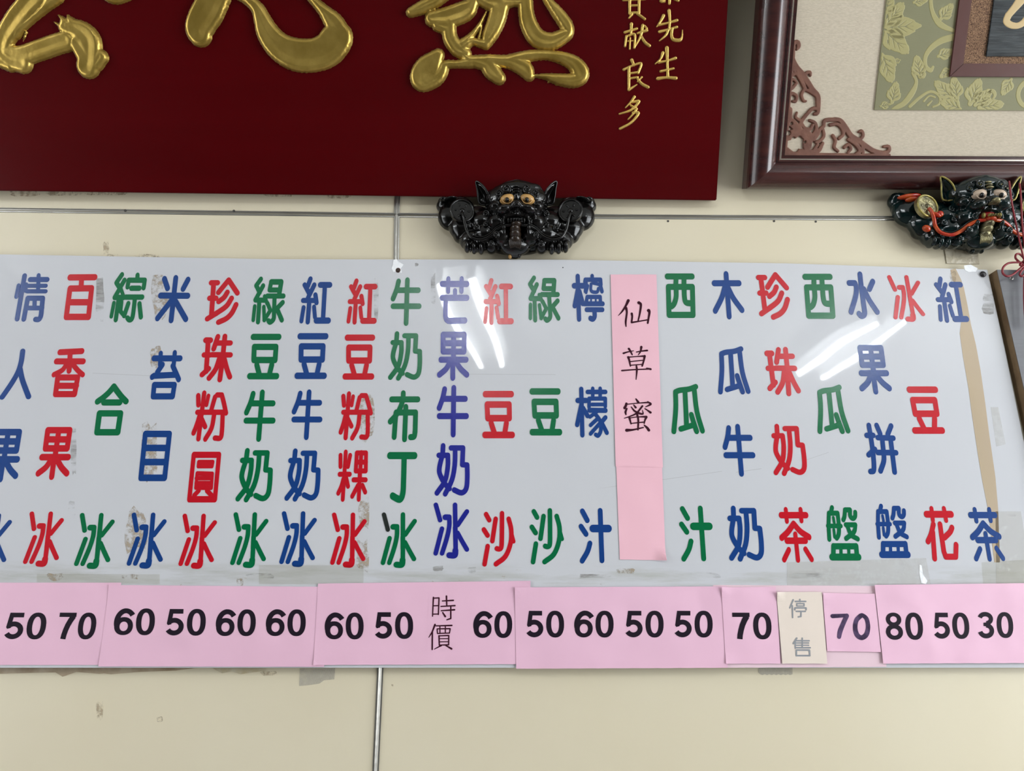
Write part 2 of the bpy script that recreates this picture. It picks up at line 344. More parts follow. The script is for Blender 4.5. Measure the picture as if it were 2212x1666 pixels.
t2 = strip('trim_2', [(seam[3].x-.004, 0.02)]+[(p.x, p.z) for p in seam[::-1]]+[(seam[0].x, zt(seam[0].x)-.006)], 0.0062, 0.0034)
t3 = strip('trim_3', [(seam[0].x, zt(seam[0].x)+.006), (seam[0].x+.01, RZ)], 0.0062, 0.0034)
for px in (273, 507):
    p = P(px, 456.5+px*0.0034); bm = bmesh.new()
    bmesh.ops.create_cone(bm, cap_ends=True, segments=12, radius1=.003, radius2=.003, depth=.002, matrix=Matrix.Translation(p+Vector((0,-.0055,0)))@Matrix.Rotation(PI/2,4,'X'))
    obj('screw_hole', from_bm('screw_hole', bm, False), M['seam'], t1)
for x, y in ((1443,478),(1672,478),(1762,479)):
    p = P(x, y); bm = bmesh.new()
    bmesh.ops.create_cone(bm, cap_ends=True, segments=12, radius1=.0026, radius2=.0026, depth=.002, matrix=Matrix.Translation(p)@Matrix.Rotation(PI/2,4,'X'))
    obj('screw_hole', from_bm('screw_hole', bm, False), M['seam'], wb)
# scuffs and glue smears on the laminate
def patch(px, m, h, parent, name='glue_smear'):
    return flat_letter(name, [ppoly(px, WALL, h)], WALL, h-.0001, h, m, parent)
def ragged(x0, y0, x1, y1, n=14, j=.35):
    pts = []
    for k in range(n):
        a = 2*PI*k/n; r = 1-j*random.random(); c, s_ = math.cos(a), math.sin(a); q = max(abs(c), abs(s_))
        pts.append(((x0+x1)/2+c/q*(x1-x0)/2*r, (y0+y1)/2+s_/q*(y1-y0)/2*r))
    return pts
for r in ((20,410,90,425),(90,412,180,424),(180,414,290,422),(560,412,640,426),(700,418,760,430),(222,520,236,552),(212,548,262,562),(290,548,352,560),(206,1515,224,1558),(338,1548,352,1560),
          (815,1452,826,1475),(845,1478,850,1484),(560,1450,600,1462)):
    patch(ragged(*r), M['residue'], .0006, wb)

# ------------------------------------------------------------------ lamps: two twin-tube ceiling fittings mirrored in the board, two added for fill
def fitting(c, yaw, L, gap, label):
    t = thing('ceiling_light', label, 'light', c, 'twin tube ceiling lights')
    R3 = Matrix.Translation(c) @ Matrix.Rotation(yaw, 4, 'Z')
    def bxm(name, lo, hi, m, bev=.004):
        bm = bmesh.new(); bmesh.ops.create_cube(bm, size=1, matrix=R3 @ Matrix.Translation([(a+b)/2 for a, b in zip(lo, hi)]) @ Matrix.Diagonal([b-a for a, b in zip(lo, hi)]+[1]))
        bmesh.ops.bevel(bm, geom=bm.edges[:], offset=bev, segments=2, affect='EDGES'); return obj(name, from_bm(name, bm, False), m, t)
    bxm('housing', (-gap/2-.05, -L/2-.02, .055), (gap/2+.05, L/2+.02, RZ-c[2]), M['white_metal'])
    for s in (-1, 1):
        bm = bmesh.new(); bmesh.ops.create_cone(bm, cap_ends=True, segments=16, radius1=.014, radius2=.014, depth=L, matrix=R3 @ Matrix.Translation((s*gap/2, 0, 0)) @ Matrix.Rotation(PI/2, 4, 'X'))
        obj('tube', from_bm('tube', bm), M['tube'], t)
        for e in (-1, 1): bxm('lamp_holder', (s*gap/2-.018, e*(L/2+.01)-.012, -.02), (s*gap/2+.018, e*(L/2+.01)+.012, .06), M['white_metal'])
    return t
def reflected(px, py, z):                     # where the ray mirrored in the board meets the height of the lamps
    p = P(px, py, .02); d = (p-CAMP).normalized(); d.y = -d.y; return p + d*((z-p.z)/d.z)
LZ = 3.08
def lamp_from(a0, a1, b0, b1, label):
    A0, A1, B0, B1 = (reflected(*q, LZ) for q in (a0, a1, b0, b1))
    c = (A0+A1+B0+B1)/4; d = (A1-A0)+(B1-B0); L = d.length/2; yaw = math.atan2(d.y, d.x)-PI/2
    gap = abs(((B0+B1)/2-(A0+A1)/2).dot(Vector((math.cos(yaw), math.sin(yaw), 0))))
    print('LAMP', label, [round(v, 2) for v in c], 'len', round(L, 2), 'gap', round(gap, 3), 'yaw', round(math.degrees(yaw), 1))
    return fitting(tuple(c), yaw, L, gap, label)
lamp_from((1874,696), (1750,802), (1960,700), (1784,806), 'twin tube ceiling light on the right in front of the menu board')
lamp_from((958,600), (1020,775), (1014,604), (1078,765), 'twin tube ceiling light straight above in front of the menu board')

fitting((3.15, -2.2, LZ), 0, 1.15, .2, 'added twin tube fill light far right by the open side')  # extra fitting added as fill, set clear of the board's reflections
fitting((-2.95, -1.75, LZ), 0, 1.15, .2, 'added twin tube fill light far left')  # second added fill fitting, also outside what the board mirrors
# ------------------------------------------------------------------ red plaque, leaning forward over the black mask
PQ = tilted(780, 423, .030, 26)
pl = thing('hanging_plaque', 'big dark red lacquered plaque with gold brush characters, leaning out above the black mask', 'plaque', P(780, 423, .03))
cr = PQ.hit(1548, 433); ct = PQ.hit(1573, 0); cl = PQ.hit(0, 412)
slope = (cr[1]-cl[1])/(cr[0]-cl[0]); ex = (ct[0]-cr[0])/(ct[1]-cr[1])
H_ = 0.78
prism('board', [(cr[0]-2.6, cr[1]-2.6*slope), cr, (cr[0]+ex*H_, cr[1]+H_), (cr[0]-2.6, cr[1]-2.6*slope+H_)], PQ, -.028, 0, M['lacquer'], pl, bev=.0018)
def zcaps(s, plane, ox, oy, k, h=0.0):
    out = []
    for st in s.strip().split(';'):
        v = [float(q) for q in st.split()]; pts = [(v[i], v[i+1], v[i+2]) for i in range(0, len(v), 3)]
        if len(pts) > 2: pts = [(q[0], q[1], max(q[2], .5)) for q in catmull(pts, 4)]
        res = []
        for x, y, r in pts:
            a, b = plane.hit(ox+x/k, oy+y/k, h); a2, _ = plane.hit(ox+(x+r)/k, oy+y/k, h); _, b2 = plane.hit(ox+x/k, oy+(y-r)/k, h)
            res.append((a, b, (abs(a2-a)+abs(b2-b))/2))
        out.append(res if len(res) > 1 else res*2)
    return out
GL = '''250 -70 80 170 20 72 90 120 70 30 220 62 15 310 55 70 360 55 130 375 62;60 330 60 130 330 60 250 290 62 330 262 62 390 245 62;
330 -30 52 260 50 26 170 130 20 120 170 26 95 215 20;390 160 45 470 180 62 525 240 76 530 330 72 522 395 72;470 260 60 520 330 72;600 340 44 575 385 38;
390 150 42 375 120 20 343 86 3;370 170 26 350 150 12 318 128 3;430 140 35 410 110 16 398 84 2;150 190 5 130 240 3;-60 250 80 -20 330 60 60 400 30'''
GT = '620 -60 50 680 -42 62 745 -52 55'
GM = '''1300 -70 95 1245 50 100 1205 120 95 1185 170 86 1192 205 72;1400 -60 40 1480 -5 36 1535 50 42 1565 120 55 1600 200 72 1670 280 85 1770 325 98 1880 325 98 1960 290 100 2010 225 97 2030 190 60 1990 130 60 1930 60 38 1860 -10 26 1820 -50 20'''
GMh = '1700 90 20 1745 170 45 1800 190 42 1880 195 25'
GR = '''240 70 30 300 45 40 380 5 42 440 -40 45;370 110 48 460 100 62 560 65 62 600 30 45 620 -30 40;400 150 35 460 160 48;470 130 42 475 220 46 520 290 46 570 320 36;
600 -30 22 680 10 34 760 20 60 765 70 58 745 140 55 715 205 48 690 262 32;690 262 32 650 255 25 610 245 22 575 265 30 540 290 30;695 62 4 650 150 14 600 215 22 550 260 34;665 150 5 655 200 8 650 220 12;
780 25 40 850 15 22 900 15 22;925 -60 45 930 60 48 950 150 54 1000 225 56 1080 245 52 1150 215 45 1185 190 34 1170 145 42 1120 75 38 1060 0 26 1030 -50 18'''
GRb = '''405 325 38 370 370 62 335 420 84 305 470 70 335 505 38 395 470 42 430 430 34 450 385 28 520 380 24 600 372 34;560 330 26 600 360 34 690 375 48 725 420 52 770 465 40;
700 355 34 780 362 36 850 372 44 920 405 50 950 450 34;830 350 28 940 332 34 1050 325 30 1150 345 38 1220 380 48 1255 430 55 1250 465 46 1200 480 42 1120 470 34 1050 455 20 975 450 7;1110 480 8 1060 490 2;1150 490 20 1110 505 3'''
k1 = 2212/800
for nm, s, ox, holes in (('a', GL, 0, ''), ('t', GT, 0, ''), ('m', GM, 0, ''), ('r', GR, 800, ''), ('rb', GRb, 800, '')):
    caps = zcaps(s, PQ, ox, 0, k1, .006)
    relief('gold_character_stroke' if nm in ('t',) else 'gold_character', caps, PQ, .0021, .0125, .011, M['gold'], pl, wob=.0015, dome=-.0012)
SM = {'xian': '1785 62 8 1790 120 6 1785 175 6;1752 92 8 1735 125 6 1712 158 3;1722 148 6 1780 135 5 1832 120 7;1728 188 7 1780 175 5 1832 160 6;1780 178 7 1765 210 6 1728 242 3;1803 172 7 1800 210 7 1812 235 8 1850 238 8 1863 215 4 1865 178 2',
 'sheng': '1772 285 9 1775 380 6 1778 460 7;1748 315 8 1735 350 5 1703 380 3;1722 372 6 1780 360 5 1824 346 7;1735 425 6 1812 408 5;1718 468 8 1770 462 6 1826 466 8',
 'gong': '1550 0 7 1549 80 6;1606 0 7 1606 76 6;1550 32 5 1604 30 5;1550 76 6 1605 72 5;1563 85 6 1546 106 4;1596 80 6 1640 112 6;1512 -2 6 1642 -8 6',
 'xian4': '1520 192 6 1592 170 6;1560 142 8 1557 205 5;1530 215 6 1522 275 5;1532 215 5 1580 205 6 1577 285 5;1553 225 4 1550 292 4;1540 245 4 1568 242 3;1598 197 5 1652 180 7;1628 150 7 1615 215 6 1580 282 3;1618 215 6 1640 250 7 1668 272 7;1638 153 5 1652 168 5',
 'liang': '1562 358 8 1575 388 6;1514 415 6 1560 393 5 1618 378 6 1600 435 6;1545 405 7 1545 535 6;1552 437 5 1600 430 5;1552 467 5 1598 460 5;1545 535 7 1592 505 3;1592 462 5 1620 498 7 1660 520 7;1622 460 5 1597 487 3',
 'duo': '1578 578 7 1555 610 5 1525 642 3;1562 610 5 1605 605 7 1560 655 6 1488 680 4;1555 628 5 1578 642 5;1590 650 7 1570 680 5 1540 712 3;1568 672 5 1602 675 7 1560 730 6 1492 768 6',
 'shui': '1790 -20 8 1787 20 6;1735 5 6 1760 0 4;1800 -15 5 1840 2 6;1760 10 3 1740 12 3'}
for s in SM.values():
    relief('gold_small_character', [[(x, y, r*1.3) for x, y, r in c_] for c_ in zcaps(s, PQ, 800, 0, k1, .002)], PQ, .0008, .0035, .0028, M['gold_small'], pl)

# ------------------------------------------------------------------ framed picture on the right, leaning forward too
FQ = tilted(1612, 407, .032, 28)
fp = thing('framed_picture', 'large mahogany framed picture with linen mat and carved corner right of the red plaque', 'picture', P(1612, 407, .032))
a0, b0 = FQ.hit(1611, 408, .002); ai, bi = FQ.hit(1692.7, 336, .0); at_, bt_ = FQ.hit(1709, 0, .0)
WL = ai-a0; WB = bi-b0; print('FRAME widths', WL, WB, 'inner edge drift', at_-ai, bt_-bi)
FW, FH = 1.55, 1.25
prof = [(0,-.03),(0,.004),(.03,.012),(.10,.0185),(.22,.026),(.36,.029),(.50,.027),(.62,.021),(.70,.014),(.74,.0115),(.755,.0085),(.785,.0085),(.80,.0105),(.83,.0115),(.86,.0112),(.865,.0095),(.90,.0095),(.905,.0075),(1.0,.0075),(1.0,0)]
def rail(side):
    V = []; m = len(prof)
    for s, h in prof:
        l, r_, bt, tp = a0+WL*s, a0+FW-WL*s, b0+WB*s, b0+FH-WB*s
        e = {'L': ((l,tp),(l,bt)), 'B': ((l,bt),(r_,bt)), 'R': ((r_,bt),(r_,tp)), 'T': ((r_,tp),(l,tp))}[side]
        V += [FQ.at(*e[0], h), FQ.at(*e[1], h)]
    Fc = [(2*k, 2*k+1, 2*k+3, 2*k+2) for k in range(m-1)]+[(0, 2*m-2, 2*m-1, 1)]
    me = mesh('frame_rail', V, Fc); me.materials.append(M['fr']); me.materials.append(M['fillet'])
    for k in (15, 16): me.polygons[k].material_index = 1
    for p in me.polygons: p.use_smooth = 2 <= p.index <= 8
    return obj('frame_rail', me, None, fp)
for s in 'LBRT': rail(s)
Rc = lambda x0, y0, x1, y1: [(x0,y0),(x1,y0),(x1,y1),(x0,y1)]
ic = (a0+WL, b0+WB, a0+FW-WL, b0+FH-WB)
prism('backing_board', Rc(a0+.01, b0+.01, a0+FW-.01, b0+FH-.01), FQ, -.028, -.003, M['wood_edge'], fp)
prism('linen_mat', Rc(*ic), FQ, -.003, 0, M['linen'], fp)
da, db = FQ.hit(1889, 237.4, .003)
dp = prism('damask_panel', Rc(da, db, 2*(a0+FW/2)-da, b0+FH-.12), FQ, 0, .003, M['damask'], fp)
ia, ib = FQ.hit(2051, 165.5, .0075); ja, jb = FQ.hit(2080, 142.5, .006); ka, kb = FQ.hit(2130, 121.7, .007)
iw = ja-ia; IW = 0.62; IH = 0.60
prism('glitter_mat', Rc(ia+.005, ib+.005, ia+IW-.005, ib+IH-.005), FQ, .003, .0042, M['glitter'], fp)
inf = thing
for q in ([(0,0),(IW,0),(IW-iw,iw),(iw,iw)], [(0,0),(iw,iw),(iw,IH-iw),(0,IH)], [(0,IH),(iw,IH-iw),(IW-iw,IH-iw),(IW,IH)], [(IW,0),(IW,IH),(IW-iw,IH-iw),(IW-iw,iw)]):
    prism('inner_frame_rail', [(ia+x, ib+y) for x, y in q], FQ, .003, .0078, M['fr_in'], fp, bev=.001)
sl = prism('slate_tablet', Rc(ka, kb, ia+IW-(ka-ia), ib+IH-(kb-ib)), FQ, .0042, .0078, M['slate'], fp, bev=.0008)
k3 = 2212/612
relief('gold_brush_stroke', zcaps('2090 120 32 2075 165 30 2110 195 28 2165 200 26 2215 170 30 2260 110 34;2090 120 30 2140 60 34 2180 10 40 2230 -50 40', FQ, 1600, 0, k3, .008), FQ, .0012, .0012, .004, mat('pale_gold_paint', (0.62,0.45,0.22), .45), fp, base=.0072)
# glass last; damask motifs
def fpx(s, k=1.0, smooth=True):
    paths = []
    for st in s.strip().split(';'):
        st = st.strip(); kk = k
        if not st: continue
        v = [float(q) for q in st.split()]; pts = [(v[i], v[i+1], v[i+2]) for i in range(0, len(v), 3)]
        pts = catmull(pts, 5) if smooth else pts; res = []
        for x, y, r in pts:
            a, b = FQ.hit(1600+x/k3, y/k3, .003); a2, _ = FQ.hit(1600+(x+max(r, 1))/k3, y/k3, .003); res.append((a, b, abs(a2-a)*kk/.001))
        paths.append((res, 1.0))
    return paths
def veins(x, y, ang, L):
    out = ['%f %f 2.6 %f %f 1' % (x+math.cos(ang)*L*.12, y+math.sin(ang)*L*.12, x+math.cos(ang)*L*.8, y+math.sin(ang)*L*.8)]
    for i in range(3):
        t = .16+.2*i; bx, by = x+math.cos(ang)*L*t, y+math.sin(ang)*L*t
        for d in (-1, 1):
            a = ang+d*(.72-.1*i); ln = L*(.36-.05*i); out.append('%f %f 2.4 %f %f 1' % (bx, by, bx+math.cos(a)*ln, by+math.sin(a)*ln))
    return ';'.join(out)
def leaf(x, y, ang, L, n=4, w=.24): return (leaf_(x, y, ang, L, n, w), veins(x, y, ang, L))
def leaf_(x, y, ang, L, n, w):          # acanthus-like leaf: a blade with lobes either side
    out = []; c, s = math.cos(ang), math.sin(ang)
    out.append('%f %f %f %f %f %f %f %f %f' % (x, y, L*.10, x+c*L*.55, y+s*L*.55, L*w*.62, x+c*L, y+s*L, L*.05))
    for i in range(n):
        t = .10+.20*i; bx, by = x+c*L*t, y+s*L*t; ln = L*(.52-.08*i)
        for d in (-1, 1):
            a = ang+d*(1.0-.12*i); out.append('%f %f %f %f %f %f %f %f %f' % (bx, by, L*.06, bx+math.cos(a)*ln*.6, by+math.sin(a)*ln*.6, L*.078, bx+math.cos(a-d*.35)*ln, by+math.sin(a-d*.35)*ln, L*.03))
    return ';'.join(out)
mot = [leaf(1130, 215, -.05, 270, 3, .34), leaf(1130, 200, -.9, 220), leaf(1120, 240, .75, 250), leaf(1105, 420, 1.25, 230), leaf(1110, 120, -1.2, 190),
 '1480 -30 16 1495 90 17 1555 190 24 1660 240 14', leaf(1560, 150, -.9, 150), leaf(1350, 20, -.2, 110),
 '1660 290 26 1560 320 26 1480 380 22 1440 450 18 1445 520 16 1480 550 18 1500 525 12', leaf(1540, 440, -.35, 130),
 leaf(1400, 600, -1.75, 165), '1345 570 16 1370 640 14 1340 720 24 1270 810 22 1180 850 16', leaf(1180, 800, -1.35, 160), leaf(1090, 830, -.2, 90, 2), '1400 600 9 1425 600 14 1435 575 12 1415 570 9',
 '1320 830 14 1400 760 12 1480 715 11 1550 750 12 1550 810 10 1500 835 8;1430 790 9 1470 750 7 1515 760 8;1460 820 10 1490 790 7', leaf(1650, 760, -2.4, 180), leaf(1690, 770, -1.75, 170), leaf(1790, 810, -1.2, 205), leaf(1830, 820, -.75, 170),
 leaf(1720, 850, -2.8, 170), leaf(1860, 840, -.15, 190), '1900 760 16 1960 710 16 1985 740 14 1965 775 9', leaf(2110, 620, 2.1, 140), '2260 620 20 2190 670 20 2165 740 18 2190 810 18 2260 850 14', leaf(1640, 540, 2.5, 110),
 leaf(2230, 700, -.3, 140), leaf(1245, 470, 2.9, 60, 2)]
def clipc(cs): return [[p for p in c if p[0] > da+.002 and p[1] > db+.002] for c in cs]
for s in mot:
    cs = [c if len(c) > 1 else c*2 for c in clipc(zcaps(s[0] if isinstance(s, tuple) else s, FQ, 1600, 0, k3, .003)) if c]
    cs = [[(x, y, min(r, x-da-.0012, y-db-.0012)) for x, y, r in c] for c in cs]
    hs = zcaps(s[1], FQ, 1600, 0, k3, .003) if isinstance(s, tuple) else ()
    if cs: relief('damask_motif', cs, FQ, .0009, .0005, .0006, M['motif'], dp, base=.003, holes=hs)
# carved fretwork in the corner
FR = '''395 345 12 440 330 20 452 362 18 438 385 9;392 350 14 398 440 20 430 520 24 480 580 24 520 640 24 560 700 22 600 750 22 605 820 20 602 880 16 575 890 12;
500 620 14 508 575 14 540 565 14 545 590 10;382 600 14 430 575 16 465 620 16 500 690 16;500 700 12 540 715 14 585 745 14;382 640 10 410 620 12 440 650 10;370 700 12 400 690 14 430 660 12;500 690 14 475 740 14 490 785 12 510 790 9;
370 760 12 400 730 14 435 750 14 430 790 12 405 790 9;600 850 14 560 850 15 520 890 15 480 940 16 450 1000 16;440 880 9 430 915 12 460 940 13;
380 860 26 385 930 20 420 980 20 450 1000 20;470 960 16 500 1000 14 540 1010 14 560 980 14;540 940 12 580 960 14 590 1010 16 560 1060 16 530 1090 14;
650 985 14 655 945 16 700 935 16 775 940 18 820 1000 22 860 1060 22 920 1100 22 980 1145 22 1040 1180 20 1110 1195 18 1155 1180 16 1155 1145 14 1115 1145 10;650 985 14 620 1010 14 600 1050 16 570 1090 16;
930 1095 14 955 1060 14 945 1025 14 922 1030 9;700 975 14 750 970 14 790 1000 16 800 1050 14 770 1080 14;720 1060 14 740 1100 14 730 1150 14 760 1180 12;840 1090 14 900 1130 16 930 1180 16 900 1200 12;810 1150 14 840 1130 14 860 1160 14 840 1190 12;
950 1140 16 955 1200 14;640 1000 12 650 1060 14 620 1100 14 590 1110 14;350 1200 18 700 1212 16 1160 1212 12;366 340 12 350 800 16 340 1200 20;360 1060 40 450 1040 36 520 1060 40 520 1140 36;400 960 34 450 1010 30;
350 1180 30 500 1190 24 600 1180 20 640 1120 14;560 1190 14 600 1130 12;390 500 14 420 560 12;380 400 14 378 560 14'''
FRh = '''400 1130 34 425 1155 30;455 1085 20;370 1040 18;410 1085 14;500 1110 9;395 965 10'''
fc = zcaps(FR, FQ, 1600, 0, k3, 0.002); fc = [[(max(x, a0+WL+.001), max(y, b0+WB+.001), r) for x, y, r in c] for c in fc]
relief('corner_fretwork', fc, FQ, .0011, .0045, .0011, M['fret'], fp, holes=zcaps(FRh, FQ, 1600, 0, k3, .002))
prism('glass_pane', Rc(ic[0]-.004, ic[1]-.004, ic[2]+.004, ic[3]+.004), FQ, .0082, .0092, M['glass'], fp)
# ------------------------------------------------------------------ menu board
HB = 0.020
mb = thing('menu_board', 'wide white acrylic menu board lettered with red, green and blue drink names', 'sign', P(1106, 1000, HB))
bd = ppoly([(-260, 1441), (-260, 546), (0, 549.5), (600, 560), (1200, 561), (1700, 569), (2133, 583)], WALL, HB)
bd += ppoly([(2172, 760), (2212, 955), (2250, 1170), (2290, 1443), (1100, 1443), (0, 1443)], WALL, HB)
prism('panel', bd, WALL, HB-.003, HB, M['acrylic'], mb, bev=.0004)
ZB = P(1106, 1235, HB).z; 
noise_mix(M['acrylic'], (0.43,0.43,0.41), 9, 0.44, 0.72, band=(2, P(0,1270,HB).z, P(0,1255,HB).z, P(0,1228,HB).z, P(0,1208,HB).z), stretch=(0.6,1,5))
noise_mix(M['acrylic'], (0.36,0.31,0.25), 70, 0.68, 0.74, band=(2, P(0,1275,HB).z, P(0,1262,HB).z, P(0,1235,HB).z, P(0,1205,HB).z), stretch=(0.6,1,1.4))
T = {'A':(0,560),'B':(400,560),'C':(800,560),'D':(1200,560),'E':(1500,560),'F':(1812,560),'G':(0,900),'H':(400,900),'I':(800,900),'J':(1200,900),'K':(1500,900),'L':(1812,900)}
KZ = 4.165
